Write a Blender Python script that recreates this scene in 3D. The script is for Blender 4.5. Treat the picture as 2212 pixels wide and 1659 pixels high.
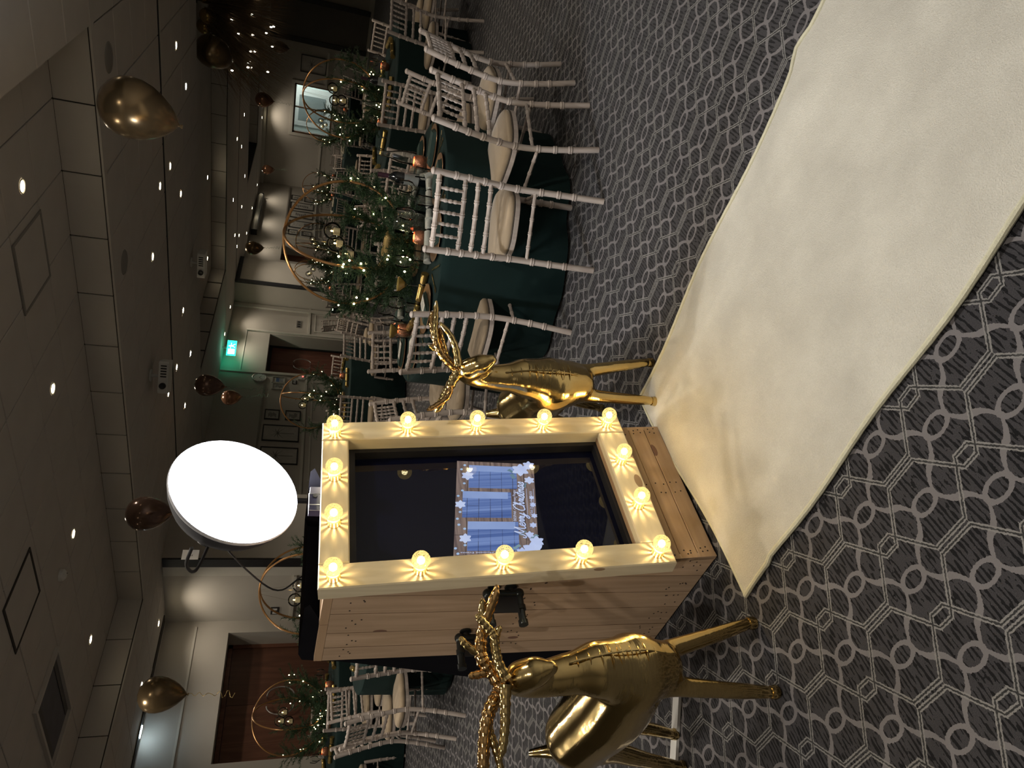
import bpy, math, random
from math import sin, cos, pi, radians, sqrt, atan2, hypot
from mathutils import Vector, Matrix, Euler
random.seed(11)
S = bpy.context.scene
COL = S.collection
for o in list(bpy.data.objects):
    bpy.data.objects.remove(o, do_unlink=True)

# ------------------------------------------------------------------ camera
# the phone was held sideways: the picture's left edge is up in the room
R_ = Vector((0.61759, -0.78264, 0.07806)); D_ = Vector((-0.19286, -0.24689, -0.94965)); F_ = Vector((0.76251, 0.57142, -0.30393))
F_.normalize(); D_ = (D_ - F_ * D_.dot(F_)).normalized(); R_ = D_.cross(F_)
cam = bpy.data.cameras.new('camera'); cam.sensor_fit = 'HORIZONTAL'; cam.sensor_width = 36.0
cam.lens = 36.0 * 1493.75 / 2212.0; cam.clip_start = 0.05; cam.clip_end = 100
camo = bpy.data.objects.new('camera', cam); COL.objects.link(camo)
CAMH = 1.5
camo.matrix_world = Matrix(((D_.x, R_.x, -F_.x, 0), (D_.y, R_.y, -F_.y, 0), (D_.z, R_.z, -F_.z, CAMH), (0, 0, 0, 1)))
S.camera = camo

# ------------------------------------------------------------------ world, exposure
w = bpy.data.worlds.new('world'); S.world = w; w.use_nodes = True
w.node_tree.nodes['Background'].inputs[0].default_value = (0.02, 0.02, 0.025, 1)
w.node_tree.nodes['Background'].inputs[1].default_value = 0.2
S.view_settings.view_transform = 'Standard'; S.view_settings.look = 'None'
S.view_settings.exposure = 1.0; S.view_settings.gamma = 1.0; S.view_settings.use_curve_mapping = False
SOFTBOX = 40.0        # radiance of the round studio light
BULB_W = 0.55         # watts of one marquee bulb
DOWN_W = 38.0          # watts of one ceiling downlight

# ------------------------------------------------------------------ mesh builder
class G:
    def __init__(s): s.v = []; s.f = []
    def add(s, vs, fs):
        o = len(s.v); s.v += [tuple(p) for p in vs]; s.f += [tuple(i + o for i in f) for f in fs]; return s
    def box(s, c, d, R=None):
        hx, hy, hz = d[0] / 2, d[1] / 2, d[2] / 2
        P = [Vector((x, y, z)) for x in (-hx, hx) for y in (-hy, hy) for z in (-hz, hz)]
        if R is not None: P = [R @ p for p in P]
        c = Vector(c)
        return s.add([p + c for p in P], [(0, 1, 3, 2), (4, 6, 7, 5), (0, 4, 5, 1), (2, 3, 7, 6), (0, 2, 6, 4), (1, 5, 7, 3)])
    def bbox(s, x0, x1, y0, y1, z0, z1):
        return s.box(((x0 + x1) / 2, (y0 + y1) / 2, (z0 + z1) / 2), (x1 - x0, y1 - y0, z1 - z0))
    def tube(s, pts, rad, n=8, cap=True, closed=False):
        P = [Vector(p) for p in pts]; m = len(P)
        rr = rad if hasattr(rad, '__len__') else [rad] * m
        T = []
        for i in range(m):
            a = P[(i - 1) % m] if (closed or i > 0) else P[i]; b = P[(i + 1) % m] if (closed or i < m - 1) else P[i]
            t = (b - a); T.append(t.normalized() if t.length > 1e-9 else Vector((0, 0, 1)))
        up = Vector((0, 0, 1)) if abs(T[0].z) < 0.9 else Vector((1, 0, 0))
        N = (up - T[0] * up.dot(T[0])).normalized(); vs = []
        for i in range(m):
            N = N - T[i] * N.dot(T[i])
            N = N.normalized() if N.length > 1e-6 else T[i].orthogonal().normalized()
            Bn = T[i].cross(N)
            r = rr[i]; ra, rb = (r if hasattr(r, '__len__') else (r, r))
            for k in range(n):
                a = 2 * pi * k / n; vs.append(P[i] + N * (cos(a) * ra) + Bn * (sin(a) * rb))
        fs = []
        L = m if closed else m - 1
        for i in range(L):
            j = (i + 1) % m
            for k in range(n):
                k2 = (k + 1) % n; fs.append((i * n + k, i * n + k2, j * n + k2, j * n + k))
        if cap and not closed:
            fs.append(tuple(range(n - 1, -1, -1))); fs.append(tuple((m - 1) * n + k for k in range(n)))
        return s.add(vs, fs)
    def lathe(s, prof, n=16, M=None, cap=True):
        vs = []; fs = []
        for r, z in prof:
            for k in range(n):
                a = 2 * pi * k / n; vs.append(Vector((r * cos(a), r * sin(a), z)))
        for i in range(len(prof) - 1):
            for k in range(n):
                k2 = (k + 1) % n; fs.append((i * n + k, i * n + k2, (i + 1) * n + k2, (i + 1) * n + k))
        if cap:
            if prof[0][0] > 1e-4: fs.append(tuple(range(n - 1, -1, -1)))
            if prof[-1][0] > 1e-4: fs.append(tuple((len(prof) - 1) * n + k for k in range(n)))
        if M is not None: vs = [M @ p for p in vs]
        return s.add(vs, fs)
    def ball(s, c, r, nu=12, nv=8, M=None):
        r = r if hasattr(r, '__len__') else (r, r, r); c = Vector(c)
        vs = [Vector((0, 0, r[2]))]; fs = []
        for j in range(1, nv):
            t = pi * j / nv
            for k in range(nu):
                a = 2 * pi * k / nu; vs.append(Vector((r[0] * sin(t) * cos(a), r[1] * sin(t) * sin(a), r[2] * cos(t))))
        vs.append(Vector((0, 0, -r[2])))
        for k in range(nu): fs.append((0, 1 + k, 1 + (k + 1) % nu))
        for j in range(nv - 2):
            for k in range(nu):
                a = 1 + j * nu; k2 = (k + 1) % nu; fs.append((a + k, a + nu + k, a + nu + k2, a + k2))
        e = len(vs) - 1; a = 1 + (nv - 2) * nu
        for k in range(nu): fs.append((a + k, e, a + (k + 1) % nu))
        if M is not None: vs = [M @ p for p in vs]
        return s.add([p + c for p in vs], fs)
    def poly(s, pts, th=None, n=None):
        """flat polygon; with th a slab extruded along n"""
        P = [Vector(p) for p in pts]; m = len(P)
        if th is None: return s.add(P, [tuple(range(m))])
        n = Vector(n) * th; Q = [p + n for p in P]
        return s.add(P + Q, [tuple(range(m - 1, -1, -1)), tuple(range(m, 2 * m))] + [(i, (i + 1) % m, m + (i + 1) % m, m + i) for i in range(m)])
    def mesh(s, name, mat, smooth=True, ang=38):
        me = bpy.data.meshes.new(name); me.from_pydata(s.v, [], s.f); me.update()
        if mat is not None: me.materials.append(mat)
        if smooth:
            me.polygons.foreach_set('use_smooth', [True] * len(me.polygons))
            me.set_sharp_from_angle(angle=radians(ang))
        return me
    def obj(s, name, mat, parent=None, smooth=True, ang=38, loc=None, rot=None, kind=None):
        return inst(name, s.mesh(name, mat, smooth, ang), parent, loc, rot, kind)

def inst(name, me, parent=None, loc=None, rot=None, kind=None):
    o = bpy.data.objects.new(name, me); COL.objects.link(o)
    if parent is not None: o.parent = parent
    if loc is not None: o.location = loc
    if rot is not None: o.rotation_euler = rot
    if kind: o['kind'] = kind
    return o
def tag(o, label, cat, group=None):
    o['label'] = label; o['category'] = cat
    if group: o['group'] = group
    return o
def thing(name, label, cat, loc=(0, 0, 0), rz=0.0, group=None):
    o = bpy.data.objects.new(name, None); COL.objects.link(o); o.empty_display_size = 0.1
    o.location = loc; o.rotation_euler = (0, 0, rz); return tag(o, label, cat, group)
KIDS = {}
def dup(root, label=None, loc=None, rot=None, group=None):
    c = root.copy(); COL.objects.link(c)
    if label: c['label'] = label
    if group: c['group'] = group
    if loc is not None: c.location = loc
    if rot is not None: c.rotation_euler = rot
    for ch in list(root.children):
        k = ch.copy(); COL.objects.link(k); k.parent = c
        for g in list(ch.children):
            q = g.copy(); COL.objects.link(q); q.parent = k
    return c
def struct(g, name, mat, smooth=False, parent=None):
    o = g.obj(name, mat, parent, smooth)
    if parent is None: o['kind'] = 'structure'
    return o
def catmull(pts, n=6):
    P = [Vector(p) for p in pts]; out = []
    for i in range(len(P) - 1):
        a = P[max(i - 1, 0)]; b = P[i]; c = P[i + 1]; d = P[min(i + 2, len(P) - 1)]
        for k in range(n):
            t = k / n; out.append(0.5 * ((2 * b) + (c - a) * t + (2 * a - 5 * b + 4 * c - d) * t * t + (3 * b - a - 3 * c + d) * t ** 3))
    out.append(P[-1]); return out
def lerp(a, b, t): return a + (b - a) * t

# ------------------------------------------------------------------ materials
MAT = {}
def nodes(name):
    m = bpy.data.materials.new(name); m.use_nodes = True; MAT[name] = m
    nt = m.node_tree; b = nt.nodes['Principled BSDF']; return m, nt, b
def N(nt, t, **kw):
    n = nt.nodes.new(t)
    for k, v in kw.items(): setattr(n, k, v)
    return n
def coord(nt, which='Object', scale=(1, 1, 1), rot=(0, 0, 0)):
    tc = N(nt, 'ShaderNodeTexCoord'); mp = N(nt, 'ShaderNodeMapping'); mp.inputs['Scale'].default_value = scale; mp.inputs['Rotation'].default_value = rot
    nt.links.new(tc.outputs[which], mp.inputs[0]); return mp.outputs[0]
def ramp(nt, fac, stops):
    r = N(nt, 'ShaderNodeValToRGB'); e = r.color_ramp.elements
    while len(e) < len(stops): e.new(0.5)
    for i, (p, c) in enumerate(stops): e[i].position = p; e[i].color = (*c, 1)
    nt.links.new(fac, r.inputs[0]); return r.outputs[0]
def math_(nt, op, a, b=None, c=None, clamp=False):
    n = N(nt, 'ShaderNodeMath', operation=op); n.use_clamp = clamp
    for i, x in enumerate((a, b, c)):
        if x is None: continue
        if hasattr(x, 'is_linked'): nt.links.new(x, n.inputs[i])
        else: n.inputs[i].default_value = x
    return n.outputs[0]
def noise(nt, vec, scale, detail=3, rough=0.55):
    n = N(nt, 'ShaderNodeTexNoise'); n.inputs['Scale'].default_value = scale; n.inputs['Detail'].default_value = detail; n.inputs['Roughness'].default_value = rough
    nt.links.new(vec, n.inputs['Vector']); return n.outputs['Fac']
def bumpn(nt, b, h, strength, dist=0.01):
    n = N(nt, 'ShaderNodeBump'); n.inputs['Strength'].default_value = strength; n.inputs['Distance'].default_value = dist
    nt.links.new(h, n.inputs['Height']); nt.links.new(n.outputs[0], b.inputs['Normal'])
def pm(name, c1, c2=None, scale=8, rough=0.5, metal=0.0, bump=0.0, bscale=60, bdist=0.005, stretch=(1, 1, 1), spec=0.5, sheen=0.0, coat=0.0):
    """noise-mottled principled material"""
    m, nt, b = nodes(name); c2 = c2 or tuple(x * 0.8 for x in c1)
    v = coord(nt, 'Object', stretch); f = noise(nt, v, scale)
    nt.links.new(ramp(nt, f, [(0.3, c1), (0.7, c2)]), b.inputs['Base Color'])
    b.inputs['Roughness'].default_value = rough; b.inputs['Metallic'].default_value = metal; b.inputs['Specular IOR Level'].default_value = spec
    if sheen: b.inputs['Sheen Weight'].default_value = sheen
    if coat: b.inputs['Coat Weight'].default_value = coat
    if bump: bumpn(nt, b, noise(nt, v, bscale, 4), bump, bdist)
    return m
def emit(name, col, strength, diffuse=0.0):
    m, nt, b = nodes(name); b.inputs['Base Color'].default_value = (*[c * diffuse for c in col], 1)
    b.inputs['Emission Color'].default_value = (*col, 1); b.inputs['Emission Strength'].default_value = strength; b.inputs['Roughness'].default_value = 0.4
    return m
def glassy(name, tint=(1, 1, 1), fac=0.14, rough=0.03, body=None, bodyfac=0.0):
    """thin clear glass: see-through with a reflection, so lamps inside still light the room"""
    m, nt, b = nodes(name); nt.nodes.remove(b); out = nt.nodes['Material Output']
    tr = N(nt, 'ShaderNodeBsdfTransparent'); tr.inputs[0].default_value = (*tint, 1)
    gl = N(nt, 'ShaderNodeBsdfGlossy'); gl.inputs['Roughness'].default_value = rough
    lw = N(nt, 'ShaderNodeFresnel'); lw.inputs[0].default_value = 1.28
    mx = N(nt, 'ShaderNodeMixShader'); s = math_(nt, 'ADD', lw.outputs[0], fac, clamp=True)
    nt.links.new(s, mx.inputs[0]); nt.links.new(tr.outputs[0], mx.inputs[1]); nt.links.new(gl.outputs[0], mx.inputs[2])
    last = mx.outputs[0]
    if body:
        df = N(nt, 'ShaderNodeBsdfDiffuse'); df.inputs[0].default_value = (*body, 1)
        m2 = N(nt, 'ShaderNodeMixShader'); m2.inputs[0].default_value = bodyfac
        nt.links.new(last, m2.inputs[1]); nt.links.new(df.outputs[0], m2.inputs[2]); last = m2.outputs[0]
    nt.links.new(last, out.inputs[0]); return m
def wood(name, c1, c2, knot, axis='Z', rough=0.55, scale=1.0, knots=True):
    """sawn softwood, grain along the axis"""
    m, nt, b = nodes(name)
    st = {'X': (1.2, 14, 14), 'Y': (14, 1.2, 14), 'Z': (14, 14, 1.2)}[axis]
    oi = N(nt, 'ShaderNodeObjectInfo'); tc = N(nt, 'ShaderNodeTexCoord')
    ad = N(nt, 'ShaderNodeVectorMath', operation='ADD'); sc = N(nt, 'ShaderNodeVectorMath', operation='SCALE')
    cb = N(nt, 'ShaderNodeCombineXYZ')
    for i in range(3): nt.links.new(oi.outputs['Random'], cb.inputs[i])
    nt.links.new(cb.outputs[0], sc.inputs[0]); sc.inputs['Scale'].default_value = 9.0
    nt.links.new(tc.outputs['Object'], ad.inputs[0]); nt.links.new(sc.outputs[0], ad.inputs[1])
    mp = N(nt, 'ShaderNodeMapping'); mp.inputs['Scale'].default_value = tuple(x * scale for x in st); nt.links.new(ad.outputs[0], mp.inputs[0])
    f1 = noise(nt, mp.outputs[0], 2.2, 6, 0.6)
    mp2 = N(nt, 'ShaderNodeMapping'); mp2.inputs['Scale'].default_value = tuple(x * scale * 0.35 for x in st); nt.links.new(ad.outputs[0], mp2.inputs[0])
    f2 = noise(nt, mp2.outputs[0], 1.3, 2)
    wv = math_(nt, 'SINE', math_(nt, 'MULTIPLY', f2, 60)); wv = math_(nt, 'MULTIPLY_ADD', wv, 0.12, f1)
    col = ramp(nt, wv, [(0.25, c1), (0.75, c2)])
    hs = N(nt, 'ShaderNodeHueSaturation'); nt.links.new(col, hs.inputs['Color'])
    nt.links.new(math_(nt, 'MULTIPLY_ADD', oi.outputs['Random'], 0.35, 0.82), hs.inputs['Value'])
    col = hs.outputs[0]
    if knots:
        mp3 = N(nt, 'ShaderNodeMapping'); mp3.inputs['Scale'].default_value = {'X': (4, 9, 9), 'Y': (9, 4, 9), 'Z': (9, 9, 4)}[axis]; nt.links.new(ad.outputs[0], mp3.inputs[0])
        vo = N(nt, 'ShaderNodeTexVoronoi'); vo.inputs['Scale'].default_value = 0.75; nt.links.new(mp3.outputs[0], vo.inputs['Vector'])
        k = math_(nt, 'LESS_THAN', vo.outputs['Distance'], 0.1)
        mx = N(nt, 'ShaderNodeMix', data_type='RGBA'); nt.links.new(math_(nt, 'MULTIPLY', k, 0.8), mx.inputs[0]); nt.links.new(col, mx.inputs[6]); mx.inputs[7].default_value = (*knot, 1)
        col = mx.outputs[2]
    nt.links.new(col, b.inputs['Base Color']); b.inputs['Roughness'].default_value = rough
    bumpn(nt, b, f1, 0.25, 0.004); return m

# ------------------------------------------------------------------ the carpet
def carpet_material():
    m, nt, b = nodes('carpet')
    tc = N(nt, 'ShaderNodeTexCoord'); sx = N(nt, 'ShaderNodeSeparateXYZ')
    # slight wobble so that the woven lines look fuzzy
    wn = N(nt, 'ShaderNodeTexNoise'); wn.inputs['Scale'].default_value = 160; wn.inputs['Detail'].default_value = 1
    nt.links.new(tc.outputs['Object'], wn.inputs['Vector'])
    su = N(nt, 'ShaderNodeVectorMath', operation='SUBTRACT'); nt.links.new(wn.outputs['Color'], su.inputs[0]); su.inputs[1].default_value = (0.5, 0.5, 0.5)
    sc = N(nt, 'ShaderNodeVectorMath', operation='SCALE'); nt.links.new(su.outputs[0], sc.inputs[0]); sc.inputs['Scale'].default_value = 0.006
    ad = N(nt, 'ShaderNodeVectorMath', operation='ADD'); nt.links.new(tc.outputs['Object'], ad.inputs[0]); nt.links.new(sc.outputs[0], ad.inputs[1])
    nt.links.new(ad.outputs[0], sx.inputs[0]); x, y = sx.outputs[0], sx.outputs[1]
    PX, PY = 0.1045, 0.1622
    xr = math_(nt, 'PINGPONG', math_(nt, 'ADD', x, 10 * PX * 2 - 0.814), PX)
    yr = math_(nt, 'PINGPONG', math_(nt, 'ADD', y, 10 * PY * 2 - 1.110), PY)
    # ogee chain: small upright rings joined by kinked strands
    RA_, RB_ = 0.0235, 0.038
    def ring(xx, yy):
        a = math_(nt, 'DIVIDE', xx, RA_); b_ = math_(nt, 'DIVIDE', yy, RB_)
        e = math_(nt, 'SQRT', math_(nt, 'ADD', math_(nt, 'MULTIPLY', a, a), math_(nt, 'MULTIPLY', b_, b_)))
        return math_(nt, 'MULTIPLY', math_(nt, 'ABSOLUTE', math_(nt, 'SUBTRACT', e, 1.0)), 0.028)
    dr = math_(nt, 'MINIMUM', ring(xr, yr), ring(math_(nt, 'SUBTRACT', PX, xr), math_(nt, 'SUBTRACT', PY, yr)))
    t = math_(nt, 'DIVIDE', math_(nt, 'SUBTRACT', yr, 0.036), PY - 0.072)
    inside = math_(nt, 'MULTIPLY', math_(nt, 'GREATER_THAN', t, 0.0), math_(nt, 'LESS_THAN', t, 1.0))
    kink = math_(nt, 'MULTIPLY', math_(nt, 'SINE', math_(nt, 'MULTIPLY', t, 2 * pi)), 0.011)
    h = math_(nt, 'ADD', math_(nt, 'MULTIPLY', t, PX), kink)
    ds_ = math_(nt, 'MULTIPLY', math_(nt, 'ABSOLUTE', math_(nt, 'SUBTRACT', xr, h)), 0.62)
    ds_ = math_(nt, 'ADD', ds_, math_(nt, 'SUBTRACT', 1.0, inside))
    d1 = math_(nt, 'MINIMUM', dr, ds_)
    chain = math_(nt, 'LESS_THAN', d1, 0.0062)
    # angular double line lattice
    xl = math_(nt, 'SUBTRACT', PX, xr)
    u = math_(nt, 'DIVIDE', math_(nt, 'SUBTRACT', yr, 0.022), 0.0865, clamp=True)
    g = math_(nt, 'MULTIPLY_ADD', u, -0.1115, 0.0165)
    d2 = math_(nt, 'MINIMUM', math_(nt, 'ABSOLUTE', math_(nt, 'SUBTRACT', xl, g)), math_(nt, 'ABSOLUTE', math_(nt, 'ADD', xl, g)))
    sl2 = math_(nt, 'MULTIPLY', math_(nt, 'GREATER_THAN', u, 0.001), math_(nt, 'LESS_THAN', u, 0.999))
    d2 = math_(nt, 'MULTIPLY', d2, math_(nt, 'MULTIPLY_ADD', sl2, -0.39, 1.0))
    dl = math_(nt, 'MULTIPLY', math_(nt, 'LESS_THAN', d2, 0.0063), math_(nt, 'GREATER_THAN', d2, 0.0022))
    dlc = math_(nt, 'LESS_THAN', d2, 0.0022)
    # dark dashes along x
    vm = N(nt, 'ShaderNodeMapping'); vm.inputs['Scale'].default_value = (26, 95, 1); nt.links.new(tc.outputs['Object'], vm.inputs[0])
    ds = N(nt, 'ShaderNodeTexNoise'); ds.inputs['Scale'].default_value = 1.0; ds.inputs['Detail'].default_value = 1.0; nt.links.new(vm.outputs[0], ds.inputs['Vector'])
    row = math_(nt, 'SINE', math_(nt, 'MULTIPLY', y, 2 * pi / 0.0135))
    dash = math_(nt, 'GREATER_THAN', math_(nt, 'MULTIPLY_ADD', row, 0.13, ds.outputs['Fac']), 0.565)
    fz = noise(nt, tc.outputs['Object'], 420, 2)
    base = ramp(nt, fz, [(0.3, (0.026, 0.025, 0.028)), (0.7, (0.052, 0.050, 0.055))])
    def over(c, fac, col):
        mx = N(nt, 'ShaderNodeMix', data_type='RGBA'); nt.links.new(fac, mx.inputs[0]); nt.links.new(c, mx.inputs[6]); mx.inputs[7].default_value = (*col, 1); return mx.outputs[2]
    c = over(base, math_(nt, 'MULTIPLY', dash, 0.9), (0.003, 0.003, 0.004))
    c = over(c, math_(nt, 'MULTIPLY', chain, 0.92), (0.165, 0.155, 0.160))
    c = over(c, math_(nt, 'MULTIPLY', dl, 0.95), (0.20, 0.195, 0.19))
    c = over(c, math_(nt, 'MULTIPLY', dlc, 0.8), (0.03, 0.03, 0.03))
    nt.links.new(c, b.inputs['Base Color']); b.inputs['Roughness'].default_value = 0.95; b.inputs['Specular IOR Level'].default_value = 0.1
    b.inputs['Sheen Weight'].default_value = 0.15
    hh = math_(nt, 'ADD', math_(nt, 'MULTIPLY', fz, 0.6), math_(nt, 'MULTIPLY', math_(nt, 'MAXIMUM', chain, dl), 0.8))
    bumpn(nt, b, hh, 0.4, 0.004)
    return m

CARPET = carpet_material()
WALL = pm('wall_paint', (0.50, 0.47, 0.42), (0.46, 0.43, 0.385), 1.5, 0.8, bump=0.05, bscale=200)
TRIM = pm('trim_paint', (0.60, 0.575, 0.52), (0.56, 0.54, 0.48), 3, 0.5)
CEILM = pm('ceiling_tile', (0.56, 0.53, 0.49), (0.52, 0.49, 0.455), 3, 0.9, bump=0.1, bscale=150)
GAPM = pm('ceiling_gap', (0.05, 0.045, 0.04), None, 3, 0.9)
BLACK = pm('black_metal', (0.012, 0.012, 0.014), (0.02, 0.02, 0.024), 10, 0.45)
DOORW = wood('door_veneer', (0.11, 0.045, 0.028), (0.17, 0.075, 0.045), (0.06, 0.02, 0.01), 'Z', 0.4, 0.5, knots=False)
REDDOOR = wood('door_leaf', (0.14, 0.05, 0.035), (0.20, 0.08, 0.055), (0.06, 0.02, 0.01), 'Z', 0.4, 0.5, knots=False)
GREYP = pm('grey_panel', (0.16, 0.145, 0.13), (0.14, 0.13, 0.115), 2, 0.8)
WHITEP = pm('white_plastic', (0.72, 0.72, 0.70), (0.66, 0.66, 0.64), 6, 0.4)
STEEL = pm('brushed_steel', (0.62, 0.62, 0.62), (0.5, 0.5, 0.5), 40, 0.3, metal=1.0)

# ------------------------------------------------------------------ room shell  (x runs right-and-back, y left-and-back)
X0, X1, Y0, Y1 = -3.0, 23.5, -1.1, 10.0
struct(G().bbox(X0 - 0.4, X1 + 3.0, Y0 - 0.4, Y1 + 1.0, -0.2, 0.0), 'floor', CARPET)
SO, CO = 3.0, 3.29
C1 = (-0.44, 5.72, 1.51, 8.03); C2 = (10.36, 13.94, 1.51, 8.04); C3 = (18.6, 21.6, 1.51, 8.04)
cg = G(); CT = 3.6
xs = [X0 - 0.4, C1[0], C1[1], C2[0], C2[1], C3[0], C3[1], X1 + 0.4]
for i, a in enumerate(xs[:-1]):
    bx = xs[i + 1]
    if i in (1, 3, 5):
        cg.bbox(a, bx, Y0 - 0.4, 1.51, SO + 0.012, CT); cg.bbox(a, bx, 8.035, Y1 + 0.4, SO + 0.012, CT); cg.bbox(a, bx, 1.51, 8.035, CO + 0.012, CT)
    else: cg.bbox(a, bx, Y0 - 0.4, Y1 + 0.4, SO + 0.012, CT)
ceiling = struct(cg, 'ceiling', GAPM)
# ceiling tiles: each a thin board with a shadow gap round it
def tile_mesh(sx, sy, sz=0.012, e=0.004, nm='ceiling_tile'):
    g = G(); hx, hy = sx / 2 - 0.0055, sy / 2 - 0.0055
    g.add([(-hx, -hy, sz), (hx, -hy, sz), (hx, hy, sz), (-hx, hy, sz), (-hx, -hy, e), (hx, -hy, e), (hx, hy, e), (-hx, hy, e),
           (-hx + e, -hy + e, 0), (hx - e, -hy + e, 0), (hx - e, hy - e, 0), (-hx + e, hy - e, 0)],
          [(0, 1, 2, 3), (11, 10, 9, 8)] + [(i, 4 + i, 4 + (i + 1) % 4, (i + 1) % 4) for i in range(4)] + [(4 + i, 8 + i, 8 + (i + 1) % 4, 4 + (i + 1) % 4) for i in range(4)])
    return g.mesh(nm, CEILM, False)
TY = (8.03 - 1.51) / 12
t1 = tile_mesh(0.56, TY); t2 = tile_mesh((7.95 - 5.78) / 4, TY); t3 = tile_mesh((10.34 - 8.01) / 4, TY)
yk = [1.51 + TY * (k + 0.5) for k in range(-4, 16)]
for k in range(12):
    for i in range(7): inst('ceiling_tile', t1, ceiling, (5.72 - 0.56 * (i + 0.5), yk[k + 4], CO))
for k, yy in enumerate(yk):
    if yy > 9.95: continue
    for i in range(4):
        inst('ceiling_tile', t2, ceiling, (5.78 + (7.95 - 5.78) / 4 * (i + 0.5), yy, SO))
        inst('ceiling_tile', t3, ceiling, (8.01 + (10.34 - 8.01) / 4 * (i + 0.5), yy, SO))
for yy in yk:
    if 8.03 < yy < 9.95:
        for i in range(5): inst('ceiling_tile', t1, ceiling, (5.72 - 0.56 * (i + 0.5), yy, SO))
    if 0.4 < yy < 1.51:
        for i in range(4): inst('ceiling_tile', t1, ceiling, (5.72 - 0.56 * (i + 0.5), yy, SO))
# the farther tiles read as one surface
far = G()
far.bbox(13.96, 18.58, Y0, 9.99, SO, SO + 0.012); far.bbox(21.62, X1 - 0.01, Y0, 9.99, SO, SO + 0.012)
for a, bx in ((C2[0] + 0.01, C2[1] - 0.01), (C3[0] + 0.01, C3[1] - 0.01)):
    far.bbox(a, bx, 1.52, 8.03, CO, CO + 0.012); far.bbox(a, bx, 8.05, 9.99, SO, SO + 0.012); far.bbox(a, bx, Y0, 1.5, SO, SO + 0.012)
far.bbox(X0, 1.8, Y0, 1.49, SO, SO + 0.012); far.bbox(X0, 2.9, 8.05, 9.99, SO, SO + 0.012); far.bbox(-0.43, 1.79, 1.52, 8.02, CO, CO + 0.012); far.bbox(X0, -0.46, 1.5, 8.04, SO, SO + 0.012)
far.obj('far_ceiling_boards', CEILM, ceiling, False, kind='stuff')
# upright boards round the coffers
def fascia(L, nm): return G().bbox(-L / 2 + 0.006, L / 2 - 0.006, -0.006, 0.006, 0.022, CO - SO - 0.004).mesh(nm, CEILM, False)
fy = fascia(TY, 'fascia_board'); fx = fascia(0.56, 'fascia_board')
for k in range(12):
    inst('fascia_board', fy, ceiling, (5.712, yk[k + 4], SO), (0, 0, pi / 2))
    inst('fascia_board', fy, ceiling, (13.93, yk[k + 4], SO), (0, 0, pi / 2))
    inst('fascia_board', fy, ceiling, (21.59, yk[k + 4], SO), (0, 0, pi / 2))
for i in range(11): inst('fascia_board', fx, ceiling, (5.72 - 0.56 * (i + 0.5), 8.023, SO))
for i in range(6): inst('fascia_board', fx, ceiling, (13.94 - 0.597 * (i + 0.5), 8.028, SO))
# edge trims under the fascias and the sliding wall tracks
def strip(name, m, *b): return struct(G().bbox(*b), name, m)
strip('trim_1', CEILM, 5.70, 5.775, Y0, 9.99, SO - 0.004, SO + 0.012)
strip('trim_2', CEILM, 2.0, 5.70, 8.03, 8.10, SO - 0.004, SO + 0.012)
strip('trim_3', BLACK, 7.955, 7.985, Y0, 9.0, SO - 0.006, SO + 0.02)
strip('trim_4', TRIM, 7.985, 8.008, Y0, 9.0, SO - 0.012, SO + 0.02)
strip('trim_5', BLACK, 16.05, 16.09, Y0, 9.6, SO - 0.006, SO + 0.02)
strip('trim_6', GAPM, 4.0, 6.62, 9.70, 9.86, SO - 0.012, SO + 0.02)  # flat strip under the ceiling, its dark colour standing for shade in the slot

# walls
wb = G(); TH = 0.45
def wall_run(g, x0, x1, ops):
    xs_ = x0
    for a, b2, top in ops:
        g.bbox(xs_, a, Y1, Y1 + TH, 0, CT); g.bbox(a, b2, Y1, Y1 + TH, top, CT); xs_ = b2
    g.bbox(xs_, x1, Y1, Y1 + TH, 0, CT)
D1, D2, D3 = (4.57, 6.49, 2.10), (13.07, 14.55, 2.065), (18.26, 19.24, 2.055)
wall_run(wb, X0 - 0.4, X1 + 0.4, [D1, D2, D3])
for a, b2, top in (D1, D2, D3): wb.bbox(a, b2, Y1 + TH, Y1 + TH + 0.05, 0, top)
wall_left = struct(wb, 'wall_left', WALL)
struct(G().bbox(6.70, 7.96, 8.50, Y1, 0, SO), 'wall_left.001', WALL)
struct(G().bbox(15.80, 17.05, 9.40, Y1, 0, SO), 'wall_left.002', WALL)
wa = G(); WY0, WY1, WZ0, WZ1 = 6.62, 8.17, 0.90, 2.10
wa.bbox(X1, X1 + 0.2, Y0 - 0.4, WY0, 0, CT); wa.bbox(X1, X1 + 0.2, WY1, Y1 + 0.4, 0, CT); wa.bbox(X1, X1 + 0.2, WY0, WY1, 0, WZ0); wa.bbox(X1, X1 + 0.2, WY0, WY1, WZ1, CT)
struct(wa, 'wall_back', WALL)
struct(G().bbox(X0 - 0.4, X1 + 0.4, Y0 - 0.4, Y0, 0, CT), 'wall_right', WALL)
struct(G().bbox(X0 - 0.4, X0, Y0 - 0.4, Y1 + 0.4, 0, CT), 'wall_front', WALL)
# black jambs of the sliding wall openings
strip('trim_7', BLACK, 6.672, 6.70, 8.49, 8.66, 0, SO - 0.01)
strip('trim_8', TRIM, 6.682, 6.70, 8.66, 8.87, 0, SO - 0.01)
strip('trim_9', BLACK, 15.76, 15.90, 9.36, 9.40, 0, SO - 0.01)
strip('trim_10', BLACK, 15.90, 17.05, 9.37, 9.40, SO - 0.10, SO - 0.01)
strip('trim_11', TRIM, 15.62, 15.76, 9.96, Y1, 0, SO - 0.01)
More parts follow.
